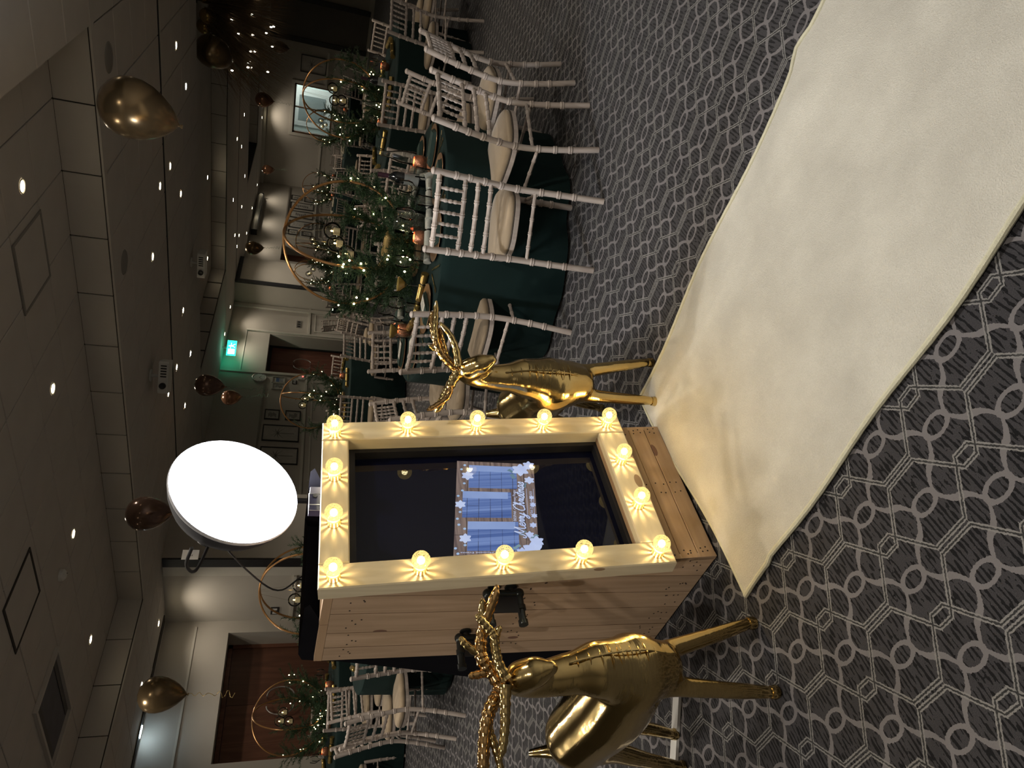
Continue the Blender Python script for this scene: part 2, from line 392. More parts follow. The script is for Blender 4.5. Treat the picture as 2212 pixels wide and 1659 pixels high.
# dado rails, picture rails, skirting, cornice
n = 12
def trim(*b, m=None):
    global n
    strip('trim_%d' % n, m or TRIM, *b); n += 1
for a, b2 in ((7.96, 13.0), (14.65, 15.8), (17.05, 18.2), (19.3, X1)): trim(a, b2, 9.965, Y1, 1.15, 1.20)
trim(6.66, 6.70, 8.87, 10.0, 1.19, 1.235)
trim(X1 - 0.035, X1, Y0, 4.0, 1.15, 1.20); trim(X1 - 0.035, X1, 5.55, WY0 - 0.1, 1.15, 1.20); trim(X1 - 0.035, X1, WY1 + 0.1, Y1, 1.15, 1.20)
for a, b2 in ((10.1, 12.56), (19.86, 23.3)): trim(a, b2, 9.975, Y1, 2.02, 2.06, m=pm('rail_%d' % int(a), (0.28, 0.26, 0.23)))
trim(12.95, 13.01, 9.97, Y1, 1.2, SO - 0.01); trim(14.60, 14.66, 9.97, Y1, 0, 2.6); trim(12.95, 13.01, 9.97, Y1, 0, 1.15)
trim(13.01, 14.60, 9.985, Y1, 2.58, 2.61)
trim(4.45, 6.6, 9.985, Y1, 2.55, 2.58)
trim(X1 - 0.12, X1, Y0, Y1, 2.90, SO)
for a, b2 in ((8.1, 9.5), (9.7, 11.2), (11.4, 12.8), (14.8, 15.6), (19.9, 21.4), (21.7, 23.3)):     # sunk panels below the dado
    for q in ((a, b2, 9.985, Y1, 1.02, 1.05), (a, b2, 9.985, Y1, 0.2, 0.23), (a, a + 0.03, 9.985, Y1, 0.23, 1.02), (b2 - 0.03, b2, 9.985, Y1, 0.23, 1.02)): trim(*q)
def base(name, *b): strip(name, TRIM, *b)
base('baseboard_left', 7.96, 13.0, 9.975, Y1, 0, 0.14); base('baseboard_back', X1 - 0.025, X1, Y0, Y1, 0, 0.14)
# doors
HAND = STEEL
def door(idx, a, b2, top, leaves, m, open_=0):
    t = bpy.data.objects.new('door_%d' % idx, None); COL.objects.link(t); t['kind'] = 'structure'
    g = G(); y = Y1 + TH - 0.12
    g.bbox(a, a + 0.06, y, y + 0.1, 0, top - 0.01); g.bbox(b2 - 0.06, b2, y, y + 0.1, 0, top - 0.01); g.bbox(a, b2, y, y + 0.1, top - 0.07, top - 0.01); g.obj('door_frame', BLACK if idx == 2 else m, t, False)
    wl = (b2 - a - 0.12) / leaves
    for k in range(leaves):
        l = G().bbox(a + 0.063 + wl * k, a + 0.057 + wl * (k + 1), y + 0.02, y + 0.07, 0.01, top - 0.075).obj('door_leaf', m, t, False)
        hx = a + 0.06 + wl * (k + 1) - 0.08 if (k == 0 and leaves == 2) else a + 0.06 + wl * k + 0.08
        h = G(); zz = 1.05
        # D-shaped pull handle
        pts = [(hx, y - 0.045, zz + 0.2 * cos(t2)) if 0 else (hx + (0.13 if hx > a + wl else -0.13) * sin(t2), y - 0.05, 1.28 + 0.19 * cos(t2)) for t2 in [pi * q / 14 for q in range(15)]]
        h.tube(pts, 0.011, 8); h.tube([pts[0], (pts[0][0], y + 0.03, pts[0][2])], 0.011, 8); h.tube([pts[-1], (pts[-1][0], y + 0.03, pts[-1][2])], 0.011, 8)
        h.obj('door_handle', HAND, l)
    return t
door(1, *D1[:2], D1[2], 2, DOORW); door(2, *D2[:2], D2[2], 2, REDDOOR); door(3, *D3[:2], D3[2], 1, REDDOOR)
# the internal window in the far wall, a lit corridor behind it
t = bpy.data.objects.new('window_1', None); COL.objects.link(t); t['kind'] = 'structure'
WFR = wood('window_wood', (0.10, 0.05, 0.025), (0.16, 0.08, 0.04), (0.05, 0.02, 0.01), 'Z', 0.4, 1, False)
g = G(); xx = X1 + 0.02
g.bbox(xx, xx + 0.1, WY0, WY0 + 0.05, WZ0, WZ1); g.bbox(xx, xx + 0.1, WY1 - 0.05, WY1, WZ0, WZ1); g.bbox(xx, xx + 0.1, WY0, WY1, WZ0, WZ0 + 0.05); g.bbox(xx, xx + 0.1, WY0, WY1, WZ1 - 0.05, WZ1); g.bbox(xx + 0.01, xx + 0.09, 7.33, 7.37, WZ0 + 0.05, WZ1 - 0.05)
g.obj('window_frame', WFR, t, False)
PANE = glassy('window_pane', (0.95, 0.97, 0.96), 0.02)
for a, b2 in ((WY0 + 0.05, 7.33), (7.37, WY1 - 0.05)): G().bbox(xx + 0.045, xx + 0.051, a, b2, WZ0 + 0.05, WZ1 - 0.05).obj('pane', PANE, t, False)
g = G(); g.bbox(X1 - 0.015, X1, WY0 - 0.09, WY0, WZ0 - 0.09, WZ1 + 0.09); g.bbox(X1 - 0.015, X1, WY1, WY1 + 0.09, WZ0 - 0.09, WZ1 + 0.09); g.bbox(X1 - 0.015, X1, WY0, WY1, WZ1, WZ1 + 0.09); g.bbox(X1 - 0.015, X1, WY0, WY1, WZ0 - 0.09, WZ0)
g.obj('window_casing', TRIM, t, False)
CORR = pm('corridor_paint', (0.62, 0.68, 0.66), (0.58, 0.64, 0.62), 2, 0.7)
g = G(); g.bbox(25.6, 25.7, 4.5, Y1 + 0.4, 0, 2.8); g.bbox(X1 + 0.2, 25.7, 4.4, 4.5, 0, 2.8); g.bbox(X1 + 0.2, 25.7, Y1 + 0.4, Y1 + 0.5, 0, 2.8); g.bbox(X1 + 0.2, 25.7, 4.4, Y1 + 0.5, 2.8, 2.9)
struct(g, 'wall_back.001', CORR)
d4 = bpy.data.objects.new('door_4', None); COL.objects.link(d4); d4['kind'] = 'structure'
G().bbox(25.54, 25.6, 7.3, 8.6, 0, 2.2).obj('door_leaf', WHITEP, d4, False)
G().bbox(25.52, 25.54, 7.55, 8.40, 1.12, 1.98).obj('pane', pm('grey_glass', (0.20, 0.23, 0.23), (0.26, 0.29, 0.29), 3, 0.2), d4, False)
cl = thing('corridor_light', 'bright ceiling light in the corridor behind the internal window', 'light', (24.5, 6.6, 2.78))
G().bbox(-0.3, 0.3, -0.6, 0.6, -0.02, 0.02).obj('diffuser', emit('corridor_emit', (0.9, 1.0, 0.97), 14), cl, False)
G().bbox(-0.32, 0.32, -0.62, 0.62, 0.0, 0.02).obj('frame', WHITEP, cl, False)
# tall dark panel on the far wall at the right
t = bpy.data.objects.new('door_5', None); COL.objects.link(t); t['kind'] = 'structure'
G().bbox(X1 - 0.04, X1, 4.30, 5.28, 0.1, 2.9).obj('door_leaf', GREYP, t, False)
g = G(); g.bbox(X1 - 0.06, X1, 5.28, 5.42, 0.08, 2.98); g.bbox(X1 - 0.06, X1, 4.16, 4.30, 0.08, 2.98); g.bbox(X1 - 0.06, X1, 4.30, 5.28, 2.9, 2.98); g.obj('door_frame', BLACK, t, False)

# ------------------------------------------------------------------ the wooden mirror photo booth
PINE = wood('frame_pine', (0.66, 0.585, 0.43), (0.57, 0.49, 0.34), (0.22, 0.12, 0.06), 'Z', 0.6)
PINEX = wood('frame_pine_across', (0.66, 0.585, 0.43), (0.57, 0.49, 0.34), (0.22, 0.12, 0.06), 'X', 0.6)
PALLET = wood('pallet_board', (0.44, 0.31, 0.21), (0.34, 0.235, 0.15), (0.10, 0.035, 0.025), 'Z', 0.7)
PALLETX = wood('pallet_board_across', (0.44, 0.30, 0.18), (0.33, 0.21, 0.12), (0.10, 0.035, 0.025), 'X', 0.7)
PALLETY = wood('pallet_board_deep', (0.42, 0.28, 0.17), (0.33, 0.21, 0.12), (0.10, 0.035, 0.025), 'Y', 0.7)
PIPE = pm('black_pipe', (0.03, 0.035, 0.035), (0.05, 0.055, 0.055), 20, 0.28, metal=0.7)
VELVET = pm('black_cloth', (0.003, 0.003, 0.005), (0.005, 0.005, 0.008), 6, 1.0, spec=0.1)
booth = thing('photo_booth', 'wooden mirror photo booth with lit bulbs round its pale pine frame', 'photo booth', (1.358, 1.703, 0), radians(-3.72))
TT = math.atan(0.165 / 1.37)
def bp(x, s, off): return Vector((x, s * sin(TT) - off * cos(TT), s * cos(TT) + off * sin(TT)))
def board(x0, x1, s0, s1, o0, o1, name, mat, parent=None, bev=0.004):
    g = G(); P = [bp(x, s, o) for o in (o0, o1 - bev) for (x, s) in ((x0, s0), (x1, s0), (x1, s1), (x0, s1))] + [bp(x, s, o1) for (x, s) in ((x0 + bev, s0 + bev), (x1 - bev, s0 + bev), (x1 - bev, s1 - bev), (x0 + bev, s1 - bev))]
    g.add(P, [(0, 3, 2, 1), (8, 9, 10, 11)] + [(a + i, a + (i + 1) % 4, a + 4 + (i + 1) % 4, a + 4 + i) for a in (0, 4) for i in range(4)])
    return g.obj(name, mat, parent or booth, False)
# frame boards, proud of the box
fr = [board(-0.036, 0.053, 0.19, 1.38, -0.022, 0.035, 'frame_board', PINE), board(0.59, 0.682, 0.19, 1.38, -0.022, 0.035, 'frame_board', PINE),
      board(0.0545, 0.5885, 1.284, 1.38, -0.022, 0.034, 'frame_board', PINEX), board(0.0545, 0.5885, 0.19, 0.297, -0.022, 0.034, 'frame_board', PINEX)]
for o in fr: o['label'] = 'pale pine frame board'
# black bezel and dark mirror glass
bz = G()
for a in ((0.053, 0.59, 1.262, 1.284), (0.053, 0.59, 0.297, 0.312), (0.053, 0.07, 0.312, 1.262), (0.573, 0.59, 0.312, 1.262)):
    x0, x1, s0, s1 = a
    P = [bp(x, s, o) for o in (-0.06, -0.023) for (x, s) in ((x0, s0), (x1, s0), (x1, s1), (x0, s1))]
    bz.add(P, [(0, 3, 2, 1), (4, 5, 6, 7)] + [(i, (i + 1) % 4, 4 + (i + 1) % 4, 4 + i) for i in range(4)])
bz.obj('bezel', BLACK, booth, False)
m, nt, b = nodes('dark_mirror'); b.inputs['Base Color'].default_value = (0.006, 0.007, 0.012, 1); b.inputs['Roughness'].default_value = 0.03; b.inputs['IOR'].default_value = 1.6; b.inputs['Specular IOR Level'].default_value = 0.3
v = coord(nt, 'Object', (1, 1, 1)); nt.links.new(ramp(nt, noise(nt, v, 2), [(0.3, (0.003, 0.004, 0.014)), (0.7, (0.004, 0.005, 0.018))]), b.inputs['Base Color'])
mir = board(0.05, 0.593, 0.29, 1.29, -0.075, -0.06, 'mirror_glass', m, bev=0.001); mir['label'] = 'dark mirror touch screen'
# ---- the print layout shown on the screen
Q = [Vector((0.113, 0.938)), Vector((0.547, 0.873)), Vector((0.514, 0.571)), Vector((0.094, 0.638))]   # TL TR BR BL on the glass
def scr(a, bb, lay=0):
    top = Q[0].lerp(Q[1], a); bot = Q[3].lerp(Q[2], a); p = top.lerp(bot, bb); return bp(p.x, p.y, -0.0592 + lay * 0.0004)
def smat(name, c1, c2, st, scale=(1, 1, 1), sc=10):
    m, nt, b = nodes(name); v = coord(nt, 'Object', scale); c = ramp(nt, noise(nt, v, sc, 3), [(0.35, c1), (0.65, c2)])
    nt.links.new(c, b.inputs['Emission Color']); b.inputs['Emission Strength'].default_value = st; b.inputs['Base Color'].default_value = (0.01, 0.01, 0.01, 1); b.inputs['Roughness'].default_value = 0.05; b.inputs['IOR'].default_value = 1.7
    return m
SB = 0.36
s_wood = smat('screen_wood', (0.13, 0.09, 0.09), (0.30, 0.22, 0.19), SB, (2, 1, 40), 3); s_dark = smat('screen_plank_gap', (0.03, 0.02, 0.02), (0.05, 0.04, 0.04), SB)
s_sky = smat('screen_wall', (0.28, 0.40, 0.75), (0.33, 0.46, 0.82), SB); s_cur = smat('screen_curtain', (0.06, 0.13, 0.40), (0.20, 0.31, 0.66), SB, (150, 1, 1), 0.5)
s_white = smat('screen_white', (0.62, 0.72, 1.0), (0.52, 0.62, 0.95), SB * 1.1); s_leaf = smat('screen_leaf', (0.14, 0.25, 0.34), (0.24, 0.38, 0.45), SB); s_bulb = smat('screen_bulb', (0.4, 0.6, 0.9), (0.5, 0.7, 1.0), SB)
def sq(g, a0, b0, a1, b1, lay, tl=0, tr=0):
    return g.poly([scr(a0, b0 + tl, lay), scr(a1, b0 + tr, lay), scr(a1, b1, lay), scr(a0, b1, lay)][::-1])
scr_o = sq(G(), 0, 0, 1, 1, 0).obj('screen_picture', s_wood, booth, False); scr_o['label'] = 'lit print layout reading Merry Christmas'
def spart(g, nm, mat): return g.obj(nm, mat, scr_o, False)
for k in range(1, 7): spart(sq(G(), 0, k / 7 - 0.004, 1, k / 7 + 0.004, 1), 'plank_line', s_dark)
for (a, b0, b1) in ((0.2, 0, .14), (.5, .14, .28), (.8, .43, .57), (.3, .57, .71), (.62, .71, .86), (.15, .86, 1), (.9, .14, .28)): spart(sq(G(), a - 0.002, b0, a + 0.002, b1, 1), 'plank_joint', s_dark)
for (a0, a1, b0, b1) in ((0.045, 0.335, 0.155, 0.77), (0.375, 0.655, 0.085, 0.69), (0.695, 0.955, 0.155, 0.77)):
    spart(sq(G(), a0, b0, a1, b1, 1), 'photo_panel', s_cur)
    wd = (a1 - a0)
    spart(sq(G(), a1 - wd * 0.27, b0, a1, b1 - 0.04, 2), 'photo_wall', s_sky)
def flower(g, ca, cb, r, k=6):
    g.poly([scr(ca + r * 0.62 * cos(2 * pi * i / 24) * (1 + 0.22 * cos(k * 2 * pi * i / 24)), cb + r * sin(2 * pi * i / 24) * (1 + 0.22 * cos(k * 2 * pi * i / 24)), 4) for i in range(24)])
for (ca, cb, r) in ((0.05, 0.93, 0.11), (0.13, 0.98, 0.08), (0.03, 0.80, 0.06), (0.2, 0.9, 0.05), (0.92, 0.82, 0.10), (0.98, 0.93, 0.07), (0.80, 0.93, 0.06), (0.52, 0.96, 0.035), (0.40, 0.97, 0.035), (0.165, 0.13, 0.065), (0.51, 0.06, 0.06), (0.83, 0.14, 0.07), (0.6, 0.95, 0.03), (0.30, 0.95, 0.04)):
    g = G(); flower(g, ca, cb, r); spart(g, 'flower', s_white)
g = G()
for (a, b0, an) in ((0.08, 0.74, 0.5), (0.22, 0.82, 0.1), (0.84, 0.72, 2.4), (0.90, 0.70, 1.9), (0.74, 0.86, 2.9), (0.18, 0.96, 0.3)):
    for k in range(3): g.poly([scr(a + 0.05 * sin(t2) * cos(an + k * .4) * 0.6 - 0.02 * cos(t2) * sin(an + k * .4) * .3, b0 + 0.06 * sin(t2) * sin(an + k * .4) + 0.02 * cos(t2) * cos(an + k * .4), 3) for t2 in [2 * pi * q / 10 for q in range(10)]])
spart(g, 'leaves', s_leaf)
for (a, bb) in ((0.02, 0.05), (0.07, 0.02), (0.10, 0.13), (0.26, 0.12), (0.30, 0.05), (0.36, 0.03), (0.43, 0.06), (0.60, 0.03), (0.66, 0.08), (0.74, 0.10), (0.9, 0.06), (0.95, 0.10)):
    g = G(); g.poly([scr(a + 0.011 * cos(t2), bb + 0.018 * sin(t2), 4) for t2 in [2 * pi * q / 10 for q in range(10)]]); spart(g, 'string_light', s_bulb)
# hand-lettered words
GL = {'M': (1.9, [[(-.45, .5), (-.5, .1), (-.2, -.05), (.1, .6), (.35, 1.9), (.42, 1.0), (.75, .3), (1.2, 1.9), (1.3, .6), (1.55, 0), (1.9, .2)]]),
      'e': (.72, [[(0, .35), (.45, .55), (.45, .9), (.18, .9), (.05, .4), (.28, 0), (.72, .2)]]), 'r': (.62, [[(0, .2), (.18, 1.0), (.3, .75), (.5, .9)], [(.46, .9), (.36, .3), (.62, .15)]]),
      'y': (.85, [[(0, .9), (.1, .2), (.4, .1), (.62, .9)], [(.62, .9), (.42, -.5), (.05, -.8), (0, -.45), (.85, .25)]]), 'C': (1.2, [[(1.15, 1.5), (.95, 1.95), (.4, 1.6), (.1, .7), (.45, 0), (1.2, .25)]]),
      'h': (.8, [[(0, .2), (.3, 1.3), (.28, 1.9), (.12, 1.5), (.05, 0)], [(.08, .4), (.38, .9), (.5, .6), (.52, .1), (.8, .2)]]), 'i': (.4, [[(0, .2), (.12, .9), (.1, .2), (.4, .2)], [(.2, 1.25), (.24, 1.35)]]),
      's': (.6, [[(0, .2), (.32, .98), (.48, .4), (.25, 0), (.02, .12)], [(.3, .02), (.6, .2)]]), 't': (.5, [[(.24, 1.6), (.12, .3), (.25, 0), (.5, .2)], [(-.08, 1.08), (.45, 1.14)]]),
      'm': (1.1, [[(0, .9), (.05, 0)], [(.05, .5), (.28, .95), (.4, .6), (.4, 0)], [(.4, .5), (.65, .95), (.78, .6), (.8, .1), (1.1, .2)]]), 'a': (.82, [[(.52, .85), (.2, .95), (.04, .4), (.22, 0), (.5, .5), (.55, .9)], [(.55, .9), (.55, .15), (.82, .2)]]), ' ': (.35, [])}
def script_word(txt, a0, b0, h, slope, wdt, mat, nm, lay):
    x = 0.0; g = G()
    for ch in txt:
        adv, strokes = GL[ch]
        for st in strokes:
            pts = catmull([(q[0] + x + 0.28 * q[1], q[1], 0) for q in st], 5)
            for i in range(len(pts) - 1):
                p, q = pts[i], pts[i + 1]; dx, dy = q.x - p.x, q.y - p.y; L = hypot(dx, dy) or 1; nx, ny = -dy / L * wdt, dx / L * wdt
                if i: pass
                C4 = [(p.x + nx - dx * .15, p.y + ny - dy * .15), (p.x - nx - dx * .15, p.y - ny - dy * .15), (q.x - nx + dx * .15, q.y - ny + dy * .15), (q.x + nx + dx * .15, q.y + ny + dy * .15)]
                g.poly([scr(a0 + c[0] * h * 0.68, b0 - c[1] * h + slope * c[0] * h, lay) for c in C4])
        x += adv
    return spart(g, nm, mat)
script_word('Merry Christmas', 0.19, 0.86, 0.073, -0.0, 0.17, s_dark, 'lettering_shadow', 5)
script_word('Merry Christmas', 0.19, 0.855, 0.073, -0.0, 0.105, s_white, 'lettering', 6)
def plain_text(txt, a0, b0, h, rot, nm, mat, lay, wmax):
    cu = bpy.data.curves.new(nm, 'FONT'); cu.body = txt; cu.resolution_u = 2; to = bpy.data.objects.new(nm, cu)
    me = bpy.data.meshes.new_from_object(to); bpy.data.objects.remove(to); mx = max(q.co.x for q in me.vertices)
    sx = wmax / mx
    for q in me.vertices:
        a, bb = q.co.x * sx, -q.co.y * h
        if rot: P = scr(a0 + bb * -0.0 + q.co.y * -h * 0.0 - q.co.y * -h * -0.7, b0 - q.co.x * sx, lay)
        else: P = scr(a0 + a, b0 + bb, lay)
        q.co = P
    me.materials.clear(); me.materials.append(mat); return inst(nm, me, scr_o)
plain_text('BESPAK Christmas Party', 0.34, 0.745, 0.05, False, 'lettering', s_white, 5, 0.34)
plain_text('15th December 2023', 0.41, 0.955, 0.045, False, 'lettering', s_white, 5, 0.26)
plain_text('Capture The Moment Events', 0.034, 0.80, 0.03, True, 'lettering', s_white, 5, 0.72)
g = G(); sq(g, 0.38, 0.885, 0.70, 0.889, 5); sq(g, 0.38, 0.972, 0.70, 0.976, 5); spart(g, 'rule_line', s_white)

# ---- box behind the frame: pallet boards on the sides and below
ys = [0.0, 0.125, 0.23, 0.335, 0.457, 0.555, 0.645]; sl = 0.12; ZT = 1.318
for side, xa, xb in (('l', 0.0, 0.018), ('r', 0.628, 0.646)):
    for i in range(6):
        y0, y1 = ys[i] + 0.0017, ys[i + 1] - 0.0017
        pts = [(y0, 0.012), (y1, 0.012)]
        zt1 = min(ZT, y1 / sl); zt0 = min(ZT, y0 / sl)
        pts.append((y1, zt1))
        if zt1 >= ZT and ZT * sl > y0: pts.append((ZT * sl, ZT))
        if zt0 > 0.02: pts.append((y0, zt0))
        G().poly([(xa, p[0], p[1]) for p in pts], xb - xa, (1, 0, 0)).obj('side_plank', PALLET, booth, False)
# worn cap strips on top of the side and the top boards
for k, (a, bb, zz) in enumerate(((0.17, 0.40, 0.03), (0.402, 0.645, 0.028))): G().bbox(0.0, 0.02, a, bb, ZT + 0.001, ZT + zz).obj('cap_strip', PALLETY, booth, False)
for k in range(4): G().bbox(0.02 + 0.152 * k, 0.17 + 0.152 * k, 0.18, 0.645, ZT - 0.01, ZT + 0.012).obj('top_board', PALLETY, booth, False)
for (s0, s1) in ((0.012, 0.078), (0.080, 0.147), (0.149, 0.30)): board(0.0, 0.646, s0, s1, -0.02, 0.0, 'front_plank', PALLETX, bev=0.002)
G().bbox(0.01, 0.636, 0.012, 0.64, 0.0, 0.012).obj('plinth', BLACK, booth, False)
for xa in (0.0185, 0.6265): G().poly([(xa, 0.02, 0.02), (xa, 0.64, 0.02), (xa, 0.64, 1.3), (xa, 0.18, 1.3)], 0.001, (1, 0, 0)).obj('dark_lining', BLACK, booth, False)
ng = G(); NAILM = pm('nail_hole', (0.02, 0.012, 0.01), None, 5, 0.8)
for i in range(6):
    ym = (ys[i] + ys[i + 1]) / 2
    for z in (0.05, 0.075, 0.11, 0.62, 0.66, 1.22, 1.25):
        for q in range(2):
            yy = ym + random.uniform(-0.035, 0.035); zz = z + random.uniform(-.012, .012)
            if yy < zz * sl + 0.01: continue
            ng.lathe([(0.0032, -0.001), (0.0032, 0.0)], 7, Matrix.Translation((-0.0006, yy, zz)) @ Matrix.Rotation(-pi / 2, 4, 'Y'))
for s in (0.035, 0.06, 0.10, 0.125, 0.17):
    for x in (0.02, 0.035, 0.30, 0.335, 0.61, 0.628):
        P = bp(x + random.uniform(-.008, .008), s + random.uniform(-.008, .008), 0.0006)
        ng.lathe([(0.0032, -0.001), (0.0032, 0.0)], 7, Matrix.Translation(P) @ Matrix.Rotation(pi / 2 - TT, 4, 'X'))
ng.obj('nails', NAILM, booth, False, kind='stuff')
# pipe handles on the side
for k, (y0, y1, z0) in enumerate(((0.185, 0.30, 0.765), (0.47, 0.575, 0.80))):
    g = G(); so = -0.026
    for (a, bb) in (((so, y0, z0 + 0.055), (so, y0, z0 - 0.055)),): g.tube([a, bb], 0.013, 10)
    for zz in (z0 + 0.055, z0 - 0.055):
        g.tube([(so, y0, zz), (so - 0.05, y0 + 0.01, zz), (so - 0.105, y0 + 0.015, zz)], 0.013, 10)
        for q in (0.0, 0.5, 1.0): g.tube([(so - 0.1 * q + 0.008, y0 + 0.014 * q, zz), (so - 0.1 * q - 0.008, y0 + 0.014 * q, zz)], 0.0165, 10)
        g.ball((so, y0, zz), 0.018, 10, 8)
    for zz in (z0 + 0.03, z0 - 0.03): g.lathe([(0.022, 0.0), (0.022, 0.006), (0.012, 0.01), (0.012, 0.026)], 12, Matrix.Translation((0, y0, zz)) @ Matrix.Rotation(-pi / 2, 4, 'Y'))
    h = g.obj('handle', PIPE, booth); h['label'] = 'black pipe carrying handle'
    G().bbox(so - 0.07, so, y0 - 0.003, y0 + 0.003, z0 - 0.045, z0 + 0.045).obj('handle_web', BLACK, h, False)
# black cover hanging behind the box
sec = [(1.40, 0.34, 0.655), (1.385, 0.32, 0.70), (1.25, 0.64, 0.72), (1.0, 0.64, 0.79), (0.72, 0.64, 0.88), (0.45, 0.64, 0.94), (0.2, 0.64, 0.93), (0.004, 0.64, 0.90)]
g = G(); nx = 14; vs = []
for (z, ya, yb) in sec:
    for i in range(nx):
        a = i / (nx - 1); x = 0.028 + a * 0.59; fold = 0.014 * sin(a * 19 + z * 3)
        e = min(a, 1 - a) * 6; yy = ya + (yb - ya) * (1 - max(0, 1 - e) ** 2 * 0.03) + fold * (1 if z < 1.3 else 0.2); vs.append((x, yy, z))
fs = [(j * nx + i, j * nx + i + 1, (j + 1) * nx + i + 1, (j + 1) * nx + i) for j in range(len(sec) - 1) for i in range(nx - 1)]
g.add(vs, fs)
for e in (0, nx - 1):
    o = len(g.v); g.v += [(vs[e][0], 0.648 if j > 1 else sec[j][1], sec[j][0]) for j in range(len(sec))]
    for j in range(len(sec) - 1): g.f.append((j * nx + e, (j + 1) * nx + e, o + j + 1, o + j))
cv = g.obj('back_cover', VELVET, booth); cv['label'] = 'black cloth cover hanging behind the box'
# marquee bulbs
def bulb_shell():
    m, nt, b = nodes('bulb_crackle'); nt.nodes.remove(b); out = nt.nodes['Material Output']
    v = coord(nt, 'Object', (1, 1, 1)); vo = N(nt, 'ShaderNodeTexVoronoi'); vo.inputs['Scale'].default_value = 170; nt.links.new(v, vo.inputs['Vector'])
    tr = N(nt, 'ShaderNodeBsdfTransparent'); tr.inputs[0].default_value = (1, 0.97, 0.85, 1)
    em = N(nt, 'ShaderNodeEmission'); em.inputs[0].default_value = (1.0, 0.72, 0.25, 1); em.inputs[1].default_value = 0.75
    k = math_(nt, 'MULTIPLY', math_(nt, 'GREATER_THAN', vo.outputs['Distance'], 0.42), 0.55); k = math_(nt, 'ADD', k, 0.14)
    mx = N(nt, 'ShaderNodeMixShader'); nt.links.new(k, mx.inputs[0]); nt.links.new(tr.outputs[0], mx.inputs[1]); nt.links.new(em.outputs[0], mx.inputs[2]); nt.links.new(mx.outputs[0], out.inputs[0]); return m
SHELL = bulb_shell(); CORE = emit('bulb_core', (1.0, 0.86, 0.52), 22.0); FIN = glassy('bulb_collar', (1.0, 0.93, 0.72), 0.25, 0.2, (0.85, 0.7, 0.4), 0.65)
mshell = G().ball((0, 0, 0.057), (0.030, 0.030, 0.029), 18, 12).mesh('globe', SHELL)
mcore = G().ball((0, 0, 0.055), (0.0125, 0.0125, 0.014), 12, 8).mesh('glowing_core', CORE)
gf = G()
for k in range(11):
    a = 2 * pi * k / 11; gf.box((0.0195 * cos(a), 0.0195 * sin(a), 0.0125), (0.003, 0.0062, 0.021), Matrix.Rotation(a, 3, 'Z'))
gf.lathe([(0.022, 0), (0.022, 0.002), (0.017, 0.002)], 22); gf.lathe([(0.0175, 0.0225), (0.021, 0.0225), (0.021, 0.0285), (0.0175, 0.0285)], 22, cap=False)
mfin = gf.mesh('collar', FIN, False)
RB = Matrix.Rotation(pi / 2 - TT, 4, 'X')
for (x, s) in [(0.003, 1.333), (0.21, 1.333), (0.41, 1.333), (0.622, 1.333)] + [(0.632, q) for q in (1.064, 0.797, 0.527, 0.254)] + [(0.432, 0.252), (0.216, 0.252)] + [(0.006, q) for q in (0.25, 0.527, 0.797, 1.066)]:
    P = bp(x, s, 0.0345); o = inst('bulb', mshell, booth, P, (pi / 2 - TT, 0, 0)); inst('glowing_core', mcore, o); inst('collar', mfin, o)
    lt = bpy.data.lights.new('bulb_light', 'POINT'); lt.energy = BULB_W; lt.color = (1.0, 0.70, 0.30); lt.shadow_soft_size = 0.0035
    lo = bpy.data.objects.new('bulb_light', lt); COL.objects.link(lo); lo.parent = o; lo.location = (0, 0, 0.030)

# ------------------------------------------------------------------ webcam on the booth
wc = thing('webcam', 'small dark webcam clipped on top of the photo booth', 'webcam', (1.735, 1.895, 1.345), radians(-3.72))
G().lathe([(0.012, 0.0), (0.012, 0.02)], 10).obj('clip', BLACK, wc)
g = G(); g.bbox(-0.045, 0.028, -0.016, 0.016, 0.02, 0.062); g.obj('body', pm('webcam_face', (0.03, 0.03, 0.06), None, 5, 0.2), wc, False)
g = G(); g.tube([(-0.045, -0.017, 0.062), (0.028, -0.017, 0.062), (0.028, -0.017, 0.02), (-0.045, -0.017, 0.02)], 0.0018, 6, closed=True); g.tube([(-0.02, -0.0175, 0.062), (-0.02, -0.0175, 0.02)], 0.0018, 6); g.obj('chrome_rim', STEEL, wc)
G().lathe([(0.008, 0), (0.008, 0.004)], 14, Matrix.Translation((0.018, -0.017, 0.042)) @ Matrix.Rotation(pi / 2, 4, 'X')).obj('lens', BLACK, wc)
G().bbox(0.028, 0.062, -0.014, 0.014, 0.022, 0.06).obj('mount', pm('webcam_mount', (0.10, 0.10, 0.14), None, 5, 0.3), wc, False)

# ------------------------------------------------------------------ round studio light above the booth
sb = thing('studio_light', 'round white studio light glowing above the photo booth', 'studio light', (1.92, 2.037, 0.0), radians(-3))
SL = (0, 0, 1.664); RSL = Matrix.Translation(SL) @ Matrix.Rotation(radians(90 + 19), 4, 'X')
R0 = 0.232
disc = G().lathe([(0.0, 0.012), (R0 * 0.6, 0.010), (R0, 0.0)], 64, RSL, cap=False).obj('diffuser', emit('softbox_emit', (0.93, 0.96, 1.0), SOFTBOX), sb)
HSG = pm('softbox_cloth', (0.02, 0.02, 0.028), (0.03, 0.03, 0.04), 8, 0.8)
SIL = pm('softbox_rim', (0.45, 0.46, 0.5), None, 8, 0.6)
G().lathe([(R0 + 0.004, 0.004), (R0 + 0.007, -0.004), (R0 + 0.004, -0.012), (R0 - 0.004, -0.014)], 64, RSL, cap=False).obj('rim', SIL, sb)
G().lathe([(R0 - 0.002, -0.012), (R0 * 0.97, -0.05), (R0 * 0.86, -0.10), (R0 * 0.66, -0.14), (0.06, -0.17), (0.0, -0.172)], 40, RSL, cap=False).obj('reflector_shell', HSG, sb)
